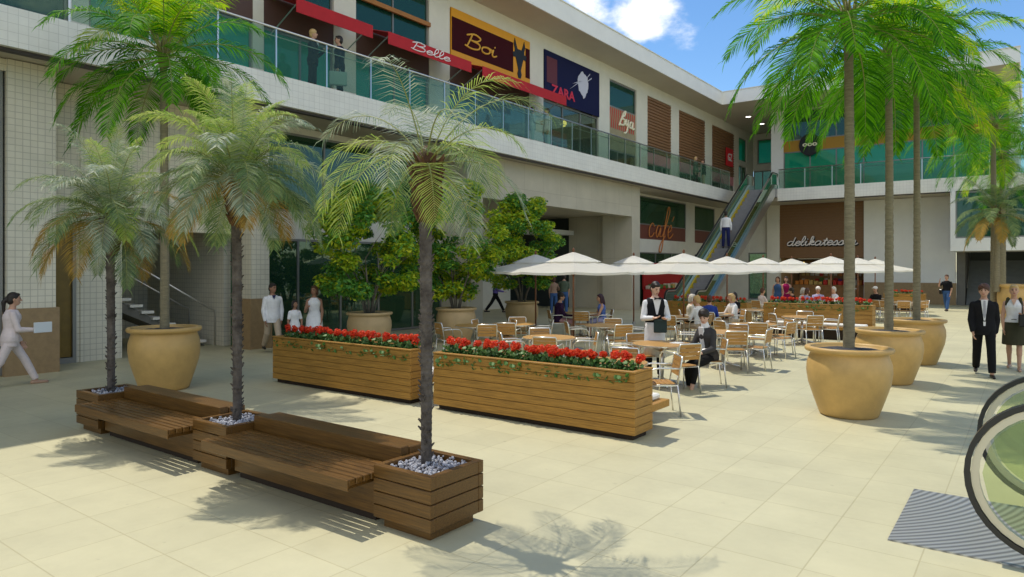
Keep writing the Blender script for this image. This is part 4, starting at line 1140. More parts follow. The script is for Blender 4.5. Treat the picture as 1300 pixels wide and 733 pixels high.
# ------------------------------------------------------------------ cafe furniture
def make_umbrella():
    t = thing('parasol', '', 'parasol', group='cream parasols over the cafe tables')
    n = 8; r, zr, za = 1.74, 1.955, 2.34
    def pt(k, q, dz=0):
        a = 2 * math.pi * (k + .5) / n; sag = -.035 * math.sin(math.pi * q)
        return Vector((r * q * math.cos(a), r * q * math.sin(a), za + (zr - za) * q ** 1.08 + sag + dz))
    cn = MB(); m = 6; rings = []
    for j in range(m + 1):
        q = .16 + .84 * j / m; ring = []
        for k in range(n):
            p, p2 = pt(k, q), pt((k + 1) % n, q)
            ring.append(p)
            for h in (1, 2, 3):
                e = p.lerp(p2, h / 4); e.z -= .03 * math.sin(math.pi * h / 4) * q; e = Vector((e.x * (1 - .02 * math.sin(math.pi * h / 4)), e.y * (1 - .02 * math.sin(math.pi * h / 4)), e.z)); ring.append(e)
        rings.append(ring)
    rings.append([Vector((p.x * 1.003, p.y * 1.003, p.z - .055)) for p in rings[-1]])
    cn.loft(rings, False)
    c = cn.build('canopy', M_canvas, t, True, world=False)
    smooth_by_angle(c, 12)
    vt = MB(); vr = []
    for q, dz in ((.02, .10), (.2, .075), (.4, .03)): vr.append([Vector((pt(k, q).x, pt(k, q).y, pt(k, q).z + dz)) for k in range(n)])
    vt.loft(vr, False); v = vt.build('vent', M_canvas, c, True, world=False); smooth_by_angle(v, 12)
    MB().tube([(0, 0, .05), (0, 0, 2.44)], .024, 12).build('pole', M_pole, t, True, world=False)
    MB().lathe([(.02, 2.42), (.034, 2.45), (.036, 2.49), (.02, 2.53), (.005, 2.545)], 12).build('finial', M_pole, t, True, world=False)
    hb = MB().lathe([(.026, 1.86), (.06, 1.87), (.06, 1.93), (.026, 1.94)], 12).build('hub', M_pole, t, True, world=False)
    for k in range(n):
        rb = MB().tube([pt(k, .05, -.02), pt(k, .5, -.035), pt(k, .985, -.03)], .011, 5).build('rib', M_pole, t, world=False)
        e = pt(k, .5, -.04)
        MB().tube([(0.05 * e.x / e.length, .05 * e.y / e.length, 1.90), e], .009, 5).build('strut', M_pole, rb, world=False)
    MB().lathe([(.27, 0), (.27, .045), (.25, .06), (.06, .075), (.045, .11), (.045, .30), (.03, .31)], 24).build('base', M_frame, t, True, world=False)
    return t
UMB = [(728, 17.2, 10, 'front cream parasol over the table beside the man in maroon'), (868, 18.6, 33, 'cream parasol with its pole behind the seated woman in the dark jacket'),
       (680, 20.3, 5, 'cream parasol with its pole before the tree pot closest to the lobby'), (804.5, 22.4, 20, 'cream parasol with its pole just beside the waiter'),
       (923, 23.6, 41, 'cream parasol over the diners in white and black'), (969, 26.6, 12, 'cream parasol between the escalator and the woman in blue'),
       (1005, 29.8, 28, 'cream parasol in front of the delicatessen, above the two standing women'), (1055, 23.6, 8, 'cream parasol right in front of the delicatessen lettering'),
       (1089, 27.4, 30, 'cream parasol behind the trunk of the closest tall palm'), (1111, 30.6, 17, 'farthest cream parasol, by the plain tiled wall')]
U0 = make_umbrella()
for i, (px, t_, rz, lab) in enumerate(UMB):
    p = at_depth(px, t_)
    if i == 0: U0.location = p; U0.rotation_euler = (0, 0, R(rz)); U0['label'] = lab
    else: dup(U0, p, R(rz), lab)

def make_table():
    t = thing('cafe_table', '', 'table', group='round cafe tables')
    MB().lathe([(.50, .700), (.505, .705), (.505, .726), (.498, .731)], 40).build('tabletop', M_ctop, t, True, world=False)
    smooth_by_angle(t.children[0], 30)
    MB().lathe([(.507, .702), (.514, .702), (.514, .724), (.507, .724)], 40).build('metal_rim', M_alu, t, world=False)
    MB().tube([(0, 0, .02), (0, 0, .70)], .032, 14).build('column', M_alu, t, True, world=False)
    for k in range(4):
        a = k * math.pi / 2 + .4; c, s = math.cos(a), math.sin(a)
        MB().tube([(.02 * c, .02 * s, .10), (.2 * c, .2 * s, .06), (.36 * c, .36 * s, .018)], [.026, .022, .016], 8).build('foot', M_alu, t, True, world=False)
        MB().tube([(.02 * c, .02 * s, .6), (.3 * c, .3 * s, .685)], .014, 6).build('brace', M_alu, t, True, world=False)
    return t
def make_chair():
    t = thing('cafe_chair', '', 'chair', group='slatted cafe chairs')
    r = .0125
    sl = MB()
    for k in range(6): sl.bbox(-.20, .20, -.19 + k * .068, -.19 + k * .068 + .060, .435, .453, .003)
    sl.build('seat', M_cslat, t, world=False)
    bk = MB()
    for k in range(4):
        z = .555 + k * .066; y = -.225 - (z - .45) * .16
        bk.add([(-.20, y - .009, z), (.20, y - .009, z), (.20, y + .009, z), (-.20, y + .009, z), (-.20, y - .019, z + .058), (.20, y - .019, z + .058), (.20, y - .001, z + .058), (-.20, y - .001, z + .058)],
               [(0, 3, 2, 1), (4, 5, 6, 7), (0, 1, 5, 4), (2, 3, 7, 6), (0, 4, 7, 3), (1, 2, 6, 5)])
    bk.build('backrest', M_cslat, t, world=False)
    MB().tube([(-.215, -.215, .44), (-.215, -.275, .78), (-.20, -.285, .815), (.20, -.285, .815), (.215, -.275, .78), (.215, -.215, .44)], r, 8).build('back_frame', M_alu, t, True, world=False)
    MB().tube([(-.21, -.21, .428), (-.21, .215, .428), (.21, .215, .428), (.21, -.21, .428)], r, 8, closed=True).build('seat_frame', M_alu, t, True, world=False)
    for s in (-1, 1):
        MB().tube([(s * .215, -.215, .44), (s * .22, -.26, 0)], r, 8).build('leg', M_alu, t, True, world=False)
        MB().tube([(s * .245, .215, 0), (s * .245, .205, .44)], r, 8).build('leg', M_alu, t, True, world=False)
        MB().tube([(s * .245, .205, .44), (s * .25, .19, .60), (s * .25, .14, .655), (s * .25, .05, .67), (s * .245, -.15, .665), (s * .222, -.255, .66)], r, 8).build('armrest', M_alu, t, True, world=False)
    return t
T0, C0 = make_table(), make_chair()
tn = cn_ = 0
SIDE = {0: 'far', 1: 'right hand', 2: 'camera', 3: 'left hand'}
TABLES = [  # pixel of the tabletop, what tells it apart, chair directions
    (776, 459, 'the table half hidden by red flowers at the planter end', (92, 20)),
    (840, 436, 'the table where the waiter stands', (166, 95, 285, 345)),
    (770, 413, 'the empty table just left of the waiter', (165, 95, 265, 20)),
    (697, 428, 'the empty table beside the front parasol pole', (185, 80, 275, 350)),
    (957, 411, 'the empty table behind the woman in the dark jacket', (140, 195, 75, 320, 255)),
    (917, 421, 'the empty table just beside the woman in the dark jacket', (120, 180, 290, 40)),
    (1018, 402, 'the empty table before the white cushioned planter', (185, 120, 250, 30)),
    (905, 398, 'the table of the diners in white', (282, 78, 205)),
    (737, 397, 'the table of the girl in the blue top', (270, 88, 180)),
    (652, 411, 'the empty table in front of the sandstone pots', (100, 190, 275, 10)),
    (606, 413, 'the empty table closest to the middle sandstone pot', (160, 60, 250)),
    (857, 402, 'the table of the man in white behind the waiter', (330, 120, 200)),
    (960, 393, 'the table of the woman in black', (265, 150, 40)),
    (1142, 384, 'the empty table between the palm trunks', (200, 110, 270, 155, 240)),
    (1040, 383.5, 'the table of the white haired group', (280, 250, 20, 85)),
    (984, 384, 'the table at the feet of the two standing women', (250, 120)),
    (1100, 383, 'the table of the guests in white caps', (265, 60)),
]
SEATS = {}
for i, (px, py, desc, dirs) in enumerate(TABLES):
    c = at(px, py, .73); c.z = 0
    lab = 'round wooden cafe table, ' + desc.replace('the ', '', 1)
    lab = 'round wooden tabletop on metal legs, ' + desc
    if len(lab.split()) > 16: lab = 'round wood table, ' + desc
    if tn == 0: T0.location = c; T0['label'] = lab
    else: dup(T0, c, R(17 * i), lab)
    tn += 1
    for d in dirs:
        p = c + heading(d) * (.80 if (i, d) == (1, 95) else .66)
        rz = turn(d + 180) + (0 if (i, d) == (1, 95) else R(((i * 37 + d * 13) % 31) - 15))
        side = SIDE[int(((d % 360) + 45) // 90) % 4]
        near = [q for q in dirs if int(((q % 360) + 45) // 90) % 4 == int(((d % 360) + 45) // 90) % 4]
        extra = '' if len(near) == 1 else (' first' if near.index(d) == 0 else ' second')
        lab = f'slatted chair on the{extra} {side} side of {desc}'
        if len(lab.split()) > 16: lab = f'chair,{extra} {side} side of {desc}'
        SEATS[(i, d)] = (p, d + 180)
        if cn_ == 0: C0.location = p; C0.rotation_euler = (0, 0, rz); C0['label'] = lab
        else: dup(C0, p, rz, lab)
        cn_ += 1

# tableware on the diners' tables
M_china = mat('white_china', (0.78, 0.78, 0.76), 0.25)
M_bottle = mat('green_bottle', (0.03, 0.10, 0.04), 0.15)
tc7 = at(905, 398, .73); tc7.z = .733
for k, (dx, dy, lab) in enumerate(((-.25, .08, 'white plate before the grey haired diner'), (.25, -.05, 'white plate before the blond diner in white'))):
    p = tc7 + Vector((dx, dy, 0))
    tag(MB().lathe([(.06, 0), (.11, .012), (.13, .022), (.128, .026), (.07, .012), (.002, .010)], 24, p).build('plate', M_china, None, True), lab, 'plate', 'plates on the diners table')
p = tc7 + Vector((0, .12, 0))
tag(MB().lathe([(.032, 0), (.034, .01), (.034, .15), (.014, .20), (.014, .25), (.002, .25)], 16, p).build('bottle', M_bottle, None, True), 'dark green bottle in the middle of the diners table', 'bottle')
p = at(840, 436, .73); p.z = .733
tag(MB().bbox(p.x + .12, p.x + .30, p.y + .05, p.y + .29, .733, .741, .002).build('menu_card', M_china), 'white menu card on the table of the woman in the dark jacket', 'menu')

# shop goods seen under the parasols
sg = thing('market_counter', 'warm lit counter with rows of coloured produce inside the delicatessen', 'counter', (-10.2, 47.5, 0))
MB().box(-12.4, -8.0, 47.2, 47.9, 0, .95).build('counter', mat('counter_wood', (0.30, 0.16, 0.06), .6, var=.2), sg)
MB().box(-12.4, -8.0, 48.9, 49.3, 0, 2.5).build('back_shelf', mat('shelf_wood', (0.30, 0.17, 0.07), .6, var=.2), sg)
rng = random.Random(8)
goods = [mat('tomato_goods', (.5, .03, .02), .5), mat('orange_goods', (.55, .2, .03), .5), mat('leafy_goods', (.08, .2, .04), .5), mat('ochre_goods', (.5, .36, .12), .5), mat('pale_goods', (.6, .55, .45), .5), mat('violet_goods', (.16, .05, .25), .5)]
for row, (z, y) in enumerate(((.955, 47.25), (1.05, 48.85), (1.5, 48.85), (1.95, 48.85))):
    gb = MB()
    for k in range(15):
        gb.mi = rng.randrange(6); x = -12.3 + k * .285; h = rng.uniform(.18, .36)
        gb.bbox(x, x + rng.uniform(.2, .27), y, y + .3 if row == 0 else y + .045, z, z + h, .02)
    gb.build('produce', goods, sg)
for x in (-11.6, -10.4, -9.2): MB().lathe([(.02, .16), (.05, .14), (.14, 0), (.135, 0), (.04, .12)], 16, (x, 46.6, 2.25)).build('pendant_lamp', M_warm, sg)
kd = thing('produce_display', 'red fruit stand with green and yellow boards at the cafe front', 'stall', (-16.0, 35, 0))
M_kred = mat('stand_red', (0.42, 0.02, 0.02), .6)
MB().box(-16.35, -15.9, 33.4, 38.6, .0, .9).build('counter', M_kred, kd)
MB().box(-16.4, -16.32, 33.4, 38.6, .9, 2.3).build('back_board', M_kred, kd)
for y, mm in ((35.6, mat('stand_green', (.03, .30, .04), .6)), (36.5, mat('stand_yellow', (.6, .42, .03), .6))): MB().box(-16.318, -16.29, y, y + .85, 1.72, 2.25).build('board', mm, kd)
gb = MB()
for k in range(16):
    gb.mi = rng.randrange(5); y = 33.5 + k * .315
    gb.bbox(-16.28, -15.95, y, y + .28, .905, .905 + rng.uniform(.12, .3), .03)
gb.build('produce', goods, kd)
fc = thing('display_counter', 'long counter of warm coloured goods behind the shop glass by the potted trees', 'counter', (-18.6, 14.2, 0))
MB().box(-19.2, -18.0, 10.9, 17.2, 0, .85).build('counter', mat('counter_wood', (0, 0, 0)), fc)
gb = MB()
for k in range(24):
    gb.mi = rng.randrange(5); y = 10.95 + k * .26
    gb.bbox(-18.4, -18.05, y, y + .22, .855, .855 + rng.uniform(.1, .35), .02)
gb.build('produce', goods, fc)
# red framed display in the balcony shop and its lamps
dr = thing('shop_display', 'red framed display with dark clothes inside the balcony shop under the navy sign', 'display', (-18, 27.5, ZF))
MB().box(-18.3, -18.2, 26.4, 28.8, ZF, 8.6).build('back_panel', mat('display_red', (.38, .015, .02), .6), dr)
for k in range(4): MB().ell((-17.95, 26.8 + k * .5, 7.5), .14, .17, .42, 10, 8).build('garment', [M_slate, mat('garment_teal', (.05, .14, .13), .8), M_slate, mat('garment_rust', (.2, .06, .04), .8)][k], dr, True)
MB().tube([(-17.95, 26.5, 7.95), (-17.95, 28.7, 7.95)], .02, 8).build('rail', M_steel, dr)
for k, (x, y, lab) in enumerate(((-17.8, 25.4, 'round yellow lamp glowing under the navy sign, first from the awning'), (-17.8, 27.9, 'round yellow lamp glowing under the navy sign, farther from the awning'))):
    t = thing('pendant_lamp', lab, 'lamp', (x, y, 8.9), group='yellow lamps under the navy sign')
    MB().ell((x, y, 8.9), .15, .15, .15, 14, 10).build('globe', M_warm, t, True)
    MB().tube([(x, y, 9.04), (x, y, 9.75)], .008, 6).build('cord', M_black, t)
cs = thing('cake_display', 'orange brown pastry display inside the balcony shop below the mustard bull sign', 'display', (-18.2, 22.3, ZF))
MB().bbox(-18.5, -17.7, 21.4, 23.1, ZF, 8.3, .03).build('case', mat('pastry_case', (.34, .15, .05), .6, var=.5, vscale=6), cs)
MB().bbox(-18.5, -17.68, 21.35, 23.12, 8.31, 8.5, .03).build('case_top', mat('pastry_top', (.42, .20, .07), .6, var=.5, vscale=9), cs)

# ------------------------------------------------------------------ people
def skin(c): return mat('skin_%d' % int(c[0] * 1000), c, .55, spec=.3)
SK = skin((0.50, 0.29, 0.20)); SKD = skin((0.30, 0.16, 0.10)); SKL = skin((0.60, 0.38, 0.29))
def cloth(name, c, **k): return mat(name, c, .85, var=.08, vscale=14, spec=.15, **k)
HAIRD = mat('dark_hair', (0.018, 0.012, 0.009), .45, bump=.5, bscale=90); HAIRB = mat('blond_hair', (0.50, 0.34, 0.14), .5, bump=.5, bscale=90)
HAIRG = mat('grey_hair', (0.55, 0.52, 0.47), .6, bump=.5, bscale=90); HAIRR = mat('brown_hair', (0.07, 0.028, 0.014), .5, bump=.5, bscale=90)
M_eye = mat('dark_eye', (0.02, 0.015, 0.012), .2); M_lip = mat('lip', (0.33, 0.10, 0.09), .5); M_brow = mat('eyebrow', (0.03, 0.02, 0.015), .8)
M_shoe = mat('black_leather', (0.012, 0.011, 0.011), .3)
def remesh(o, vox, it=4):
    m = o.modifiers.new('remesh', 'REMESH'); m.mode = 'VOXEL'; m.voxel_size = vox; m.use_smooth_shade = True
    s = o.modifiers.new('smooth', 'SMOOTH'); s.factor = .5; s.iterations = it
    return o
def person(label, pos, deg, h=1.74, female=False, sk=SK, hair='short', hairm=HAIRD, top=None, topkind='shirt', sleeve=1.0, bottom=None, botkind='trousers', hem=.5, shoes=M_shoe,
           legs=((0, 0, .0), (0, 0, .0)), arms=((5, 8, 12, .2), (5, 8, 12, .2)), lean=0, seat=None, head=(0, 0), near=False, extras=None, group=None, cat='person', twist=0):
    """deg: heading; legs: (flex, knee, spread); arms: (pitch, spread, elbow, inward); left first"""
    k = h / 1.75
    los = 0 if seat is not None else math.degrees(math.atan2(CA * pos.x + SA * pos.y, -SA * pos.x + CA * pos.y))
    t = thing('person', label, cat, (pos.x, pos.y, pos.z), turn(deg + los), group)
    W_ = .93 if female else 1.0
    hipw = .092 if not female else .088; shw = (.168 if not female else .146)
    hz = .93 if seat is None else (seat / k + .085)
    U = []
    # lower body chains
    LEG = []
    for i, sgn in enumerate((-1, 1)):
        f, kn, sp = legs[i]; f, kn = R(f), R(kn)
        hp = Vector((sgn * hipw, 0, hz - .03))
        th = Vector((sgn * sp, math.sin(f), -math.cos(f))).normalized() * .43
        kp = hp + th
        sh = Vector((sgn * sp * .4, math.sin(f - kn), -math.cos(f - kn))).normalized() * .42
        ap = kp + sh
        LEG.append((hp, kp, ap))
    if seat is None:
        dz = .08 - min(l[2].z for l in LEG)
        LEG = [tuple(p + Vector((0, 0, dz)) for p in l) for l in LEG]; hz += dz
    rot = Matrix.Rotation(R(-lean), 3, 'X') @ Matrix.Rotation(R(twist), 3, 'Z')
    base = Vector((0, 0, hz))
    def ub(x, y, z): return base + rot @ Vector((x, y, z))
    # torso rings relative to the hip
    if female: TR = [(-.12, .10, .085), (-.06, .155, .105), (.02, .165, .108), (.09, .140, .098), (.16, .118, .088), (.24, .128, .096), (.33, .150, .112), (.39, .145, .105), (.44, .105, .084), (.485, .066, .060), (.52, .050, .050)]
    else: TR = [(-.12, .10, .085), (-.06, .15, .105), (.02, .16, .108), (.09, .150, .105), (.17, .145, .104), (.26, .16, .112), (.35, .178, .118), (.41, .172, .112), (.455, .125, .092), (.495, .078, .070), (.53, .058, .058)]
    def torso(mb, z0, z1, inf, flare=0):
        rs = [r for r in TR if z0 - 1e-6 <= r[0] <= z1 + 1e-6]
        rings = []
        for z, a, b in rs:
            e = inf + (flare * max(0, (.1 - z)) if flare else 0)
            rings.append([ub((a + e) * math.cos(q), (b + e) * math.sin(q) * (1.0) + (.012 if female and .28 < z < .4 and math.sin(q) > .3 else 0), z) for q in [2 * math.pi * j / 16 for j in range(16)]])
        mb.loft(rings)
    ARM = []
    for i, sgn in enumerate((-1, 1)):
        p, ab, el, inn = arms[i]
        sp = Vector((sgn * shw, 0, .408))
        d1 = Vector((sgn * math.sin(R(ab)), math.sin(R(p)) * math.cos(R(ab)), -math.cos(R(p)) * math.cos(R(ab)))).normalized()
        ep = sp + d1 * .285
        d2 = Vector((-sgn * inn, math.sin(R(p + el)), -math.cos(R(p + el)))).normalized()
        wp = ep + d2 * .255
        ARM.append(tuple(ub(*q) for q in (sp, ep, wp)) + ((rot @ d2).normalized(),))
    neck = ub(0, .005, .50); hc = ub(0, .022, .668)
    hyaw, hpit = head
    hr = (rot @ Matrix.Rotation(R(hyaw), 3, 'Z')) @ Matrix.Rotation(R(-hpit), 3, 'X')
    def hp_(x, y, z): return hc + hr @ Vector((x, y, z))
    b = MB()
    torso(b, -.2, .6, 0)
    for a_ in ARM: b.cap(ub(0, -.01, .475), a_[0], .048, .046)
    b.cap(neck - Vector((0, 0, .04)), hp_(0, -.012, -.06), .053, .05)
    b.ell(hc, .073, .093, .108, 16, 12, hr)
    b.ell(hp_(0, .030, -.055), .054, .062, .062, 14, 10, hr)                     # jaw
    b.cap(hp_(0, .090, .012), hp_(0, .108, -.022), .010, .015, 8)                # nose
    for s in (-1, 1): b.ell(hp_(s * .074, -.008, -.008), .012, .020, .031, 8, 6, hr)   # ears
    for sgn, (hp, kp, ap) in zip((-1, 1), LEG):
        b.cap(hp, kp, .083 * W_, .056 * W_); b.cap(kp, ap, .056 * W_, .036 * W_)
        b.cap(kp.lerp(ap, .15), kp.lerp(ap, .42), .058 * W_, .054 * W_)
        b.cap(ap + Vector((0, -.03, -.045)), ap + Vector((sgn * .015, .155, -.055)), .034, .024)
    for sgn, (sp, ep, wp, d2) in zip((-1, 1), ARM):
        b.cap(sp, ep, .052 * W_, .041 * W_); b.cap(ep, wp, .041 * W_, .027 * W_)
        # hand: palm, four curled fingers, thumb from the side of the palm
        fwd = d2; side = (rot @ Vector((0, 1, 0))); side = (side - fwd * side.dot(fwd)); side = side.normalized() if side.length > .2 else (rot @ Vector((-sgn, 0, 0)) - fwd * (rot @ Vector((-sgn, 0, 0))).dot(fwd)).normalized()
        nrm = fwd.cross(side).normalized()
        if nrm.dot(ub(0, 0, .3) - wp) < 0: nrm = -nrm
        b.ell(wp + fwd * .05, .040, .017, .055, 10, 8, Matrix((side, nrm, fwd)).transposed())
        for j in range(4):
            o = (j - 1.5) * .0195; ln = (.066, .078, .074, .058)[3 - j]
            p0 = wp + fwd * .088 + side * o; p1 = p0 + (fwd * .92 + nrm * .25) * ln * .5; p2 = p1 + (fwd * .7 + nrm * .65) * ln * .5
            b.cap(p0 - fwd * .02, p1, .0092, .0088, 6); b.cap(p1, p2, .0088, .0075, 6)
        p0 = wp + fwd * .03 + side * .034; p1 = p0 + (fwd * .6 + side * .6 + nrm * .3) * .035; b.cap(p0, p1, .012, .010, 6); b.cap(p1, p1 + (fwd * .9 + nrm * .3) * .028, .010, .008, 6)
    vox = .0065 if near else .010
    body = remesh(b.build('body', sk, t, True, world=False), vox, 3)
    # face
    if near or True:
        for s in (-1, 1):
            MB().ell(hp_(s * .031, .083, .012), .0125, .008, .008, 8, 6, hr).build('eye', M_eye, body, True, world=False)
            MB().cap(hp_(s * .016, .090, .034), hp_(s * .048, .080, .034), .005, .004, 6).build('eyebrow', M_brow, body, True, world=False)
        MB().ell(hp_(0, .090, -.055), .024, .008, .008, 10, 6, hr).build('mouth', M_lip, body, True, world=False)
    # hair
    if hair != 'none':
        hm = MB()
        hm.ell(hp_(0, -.020, .030), .083, .096, .098, 16, 12, hr)
        hm.ell(hp_(0, -.045, -.02), .079, .068, .085, 14, 10, hr)
        if hair == 'fringe': hm.ell(hp_(0, .035, .060), .074, .062, .050, 14, 8, hr)
        else: hm.ell(hp_(0, .035, .082), .060, .050, .030, 14, 8, hr)
        if hair == 'long':
            hm.cap(hp_(0, -.06, .0), hp_(0, -.085, -.17), .075, .070); hm.cap(hp_(0, -.085, -.17), hp_(0, -.09, -.32), .068, .035)
            for s in (-1, 1): hm.cap(hp_(s * .068, -.02, .03), hp_(s * .078, -.01, -.15), .030, .026)
        if hair == 'bob':
            for s in (-1, 1): hm.cap(hp_(s * .062, -.02, .03), hp_(s * .072, -.01, -.085), .038, .030)
            hm.cap(hp_(0, -.05, .0), hp_(0, -.065, -.10), .074, .06)
        if hair == 'bun': hm.ell(hp_(0, -.125, .03), .05, .045, .05, 12, 8, hr)
        if hair == 'ponytail': hm.cap(hp_(0, -.10, .02), hp_(0, -.15, -.06), .034, .036); hm.cap(hp_(0, -.15, -.06), hp_(0, -.13, -.30), .036, .015)
        if hair == 'bushy': hm.ell(hp_(0, -.02, .05), .098, .105, .100, 14, 10, hr)
        remesh(hm.build('hair', hairm, t, True, world=False), .009, 2)
    # clothes
    if bottom is not None and botkind == 'trousers':
        c = MB(); torso(c, -.2, .095, .014)
        for hp, kp, ap in LEG:
            e = kp + (ap - kp) * hem if hem < 1 else ap + (ap - kp).normalized() * -.005
            c.cap(hp, kp, .096 * W_, .074 * W_)
            d = (e - kp).normalized(); r1 = .074 * W_ + (.060 - .074) * min(1, hem)
            c.tube([kp - d * .05, kp, kp.lerp(e, .5), e], [.07 * W_, .074 * W_, (.07 if hem >= 1 else .068) * W_, r1 if hem >= 1 else .052], 12)
        remesh(c.build('trousers', bottom, t, True, world=False), .011, 2)
    if bottom is not None and botkind in ('skirt',):
        c = MB(); rings = []
        (h1, k1, a1), (h2, k2, a2) = LEG
        if seat is None:
            for q in range(9):
                z = hz + .10 - (hz + .10 - hem) * q / 8
                def lx(l):
                    if z > l[1].z: f = (l[0].z - z) / max(.01, l[0].z - l[1].z); return l[0].lerp(l[1], max(0, f))
                    f = (l[1].z - z) / max(.01, l[1].z - l[2].z); return l[1].lerp(l[2], min(1, max(0, f)))
                A_, B_ = lx(LEG[0]), lx(LEG[1]); cy = (A_.y + B_.y) / 2; sy = abs(A_.y - B_.y) / 2
                fl = .012 + .05 * q / 8
                rings.append([Vector(((.135 + .045 * min(1, q / 2.5) + fl * .5) * math.cos(w), cy + (.10 + sy * .9 + fl) * math.sin(w), z)) for w in [2 * math.pi * j / 20 for j in range(20)]])
            c.loft(rings)
        else:
            torso(c, -.2, .095, .016)
            for l in LEG: c.cap(l[0], l[0].lerp(l[1], .95), .105, .085)
            c.cap(LEG[0][0].lerp(LEG[0][1], .3), LEG[1][0].lerp(LEG[1][1], .3), .09, .09); c.cap(LEG[0][0].lerp(LEG[0][1], .8), LEG[1][0].lerp(LEG[1][1], .8), .075, .075)
        remesh(c.build('skirt', bottom, t, True, world=False), .011, 2)
    if top is not None:
        c = MB()
        jac = topkind == 'jacket'
        inf = .024 if jac else .013
        torso(c, -.2 if jac else .0, .5, inf, flare=.12 if jac else .08)
        for a_ in ARM: c.cap(ub(0, -.012, .462).lerp(a_[0], .25), a_[0].lerp(ub(0, 0, .408), .08 if sleeve > 0 else .40), .048 + inf * .3, .048 + inf * .35)
        if jac and seat is None:
            c.loft([[ub(.185 * math.cos(w) * (1 if q else .98), (.135 + .0) * math.sin(w), zz) for w in [2 * math.pi * j / 18 for j in range(18)]] for q, zz in enumerate((.0, -.16))])
        if sleeve > 0:
            for sp, ep, wp, d2 in ARM:
                c.cap(sp, sp.lerp(ep, min(1, sleeve * 2)) , (.063 if jac else .059) * W_, (.055 if jac else .052) * W_)
                if sleeve > .5:
                    e = ep.lerp(wp, (sleeve - .5) * 2)
                    c.cap(ep, e - (e - ep).normalized() * .03, (.056 if jac else .051) * W_, (.044 if jac else .040) * W_)
        remesh(c.build('jacket' if jac else 'shirt', top, t, True, world=False), .011, 2)
    if shoes is not None:
        for sgn, (hp, kp, ap) in zip((-1, 1), LEG):
            c = MB(); c.cap(ap + Vector((0, -.045, -.050)), ap + Vector((sgn * .016, .17, -.058)), .041, .028)
            o = c.build('shoe', shoes, t, True, world=False)
    t.scale = (k, k, k)
    if seat is None: pass
    if extras: extras(t, ub, hp_, ARM, LEG)
    return t
def chest_piece(t, ub, pts, yoff, name, m, th=.012, rad=.118):
    """flat piece lying on the curved chest"""
    mb = MB()
    def yy(x): return rad * math.sqrt(max(.05, 1 - (x / .19) ** 2))
    f = [ub(x, yy(x) + yoff + th, z) for x, z in pts]; bk = [ub(x, yy(x) + yoff - .02, z) for x, z in pts]
    n = len(pts)
    mb.add(f + bk, [tuple(range(n)), tuple(range(2 * n - 1, n - 1, -1))] + [(i, n + i, n + (i + 1) % n, (i + 1) % n) for i in range(n)])
    return mb.build(name, m, t, world=False)
STAND = ((2, 2, .02), (-3, 2, .02))
STEP = ((24, 6, .0), (-20, 22, .0)); STEP2 = ((-20, 24, .0), (22, 5, .0))
SIT = ((86, 88, .06), (84, 84, .08))
W_shirt = cloth('white_shirt', (0.72, 0.72, 0.74)); W_pink = cloth('pale_pink_suit', (0.66, 0.57, 0.56)); C_black = cloth('black_suit', (0.012, 0.012, 0.014)); C_blackt = cloth('black_trousers', (0.010, 0.010, 0.011))
C_beige = cloth('beige_trousers', (0.46, 0.37, 0.27)); C_char = cloth('charcoal_jacket', (0.055, 0.052, 0.052)); C_navy = cloth('navy_trousers', (0.02, 0.025, 0.10)); C_denim = cloth('blue_denim', (0.05, 0.11, 0.26))
C_cream = cloth('cream_shirt', (0.66, 0.62, 0.54)); C_purp = cloth('violet_shirt', (0.17, 0.13, 0.42)); C_maroon = cloth('plum_sweater', (0.035, 0.014, 0.045)); C_blue = cloth('blue_top', (0.09, 0.16, 0.45))
C_mag = cloth('magenta_dress', (0.30, 0.01, 0.09)); C_lil = cloth('lilac_shirt', (0.34, 0.34, 0.55)); C_olive = cloth('olive_skirt', (0.05, 0.048, 0.028)); C_grn = cloth('green_shirt', (0.09, 0.12, 0.085)); C_ltgr = cloth('pale_green_suit', (0.42, 0.50, 0.47))

# walking woman in pale pink
def x1(t, ub, hp_, ARM, LEG):
    w = ARM[1][2] + ARM[1][3] * .08
    c = MB(); c.bbox(-.02, .02, -.14, .14, -.09, .09, .004)
    o = c.build('folder', mat('white_folder', (0.62, 0.66, 0.70), .6), None, world=False)
    tag(o, 'white folder held by the walking woman in the pale pink suit', 'folder')
    k = t.scale.x; rz = t.rotation_euler.z
    o.location = t.location + Matrix.Rotation(rz, 3, 'Z') @ (Vector((w.x + .05, w.y + .04, w.z + .04)) * k); o.rotation_euler = (0, 0, rz + .3)
person('woman in a pale pink trouser suit striding past the brown plinth with a white folder', at(13, 491), 84, 1.72, True, SK, 'ponytail', HAIRD, W_pink, 'jacket', 1.0, W_pink, 'trousers', 1, mat('tan_shoe', (.4, .25, .17), .5),
       ((30, 6, 0), (-22, 18, 0)), ((10, 6, 20, .2), (18, 6, 72, .25)), 3, near=True, extras=x1)
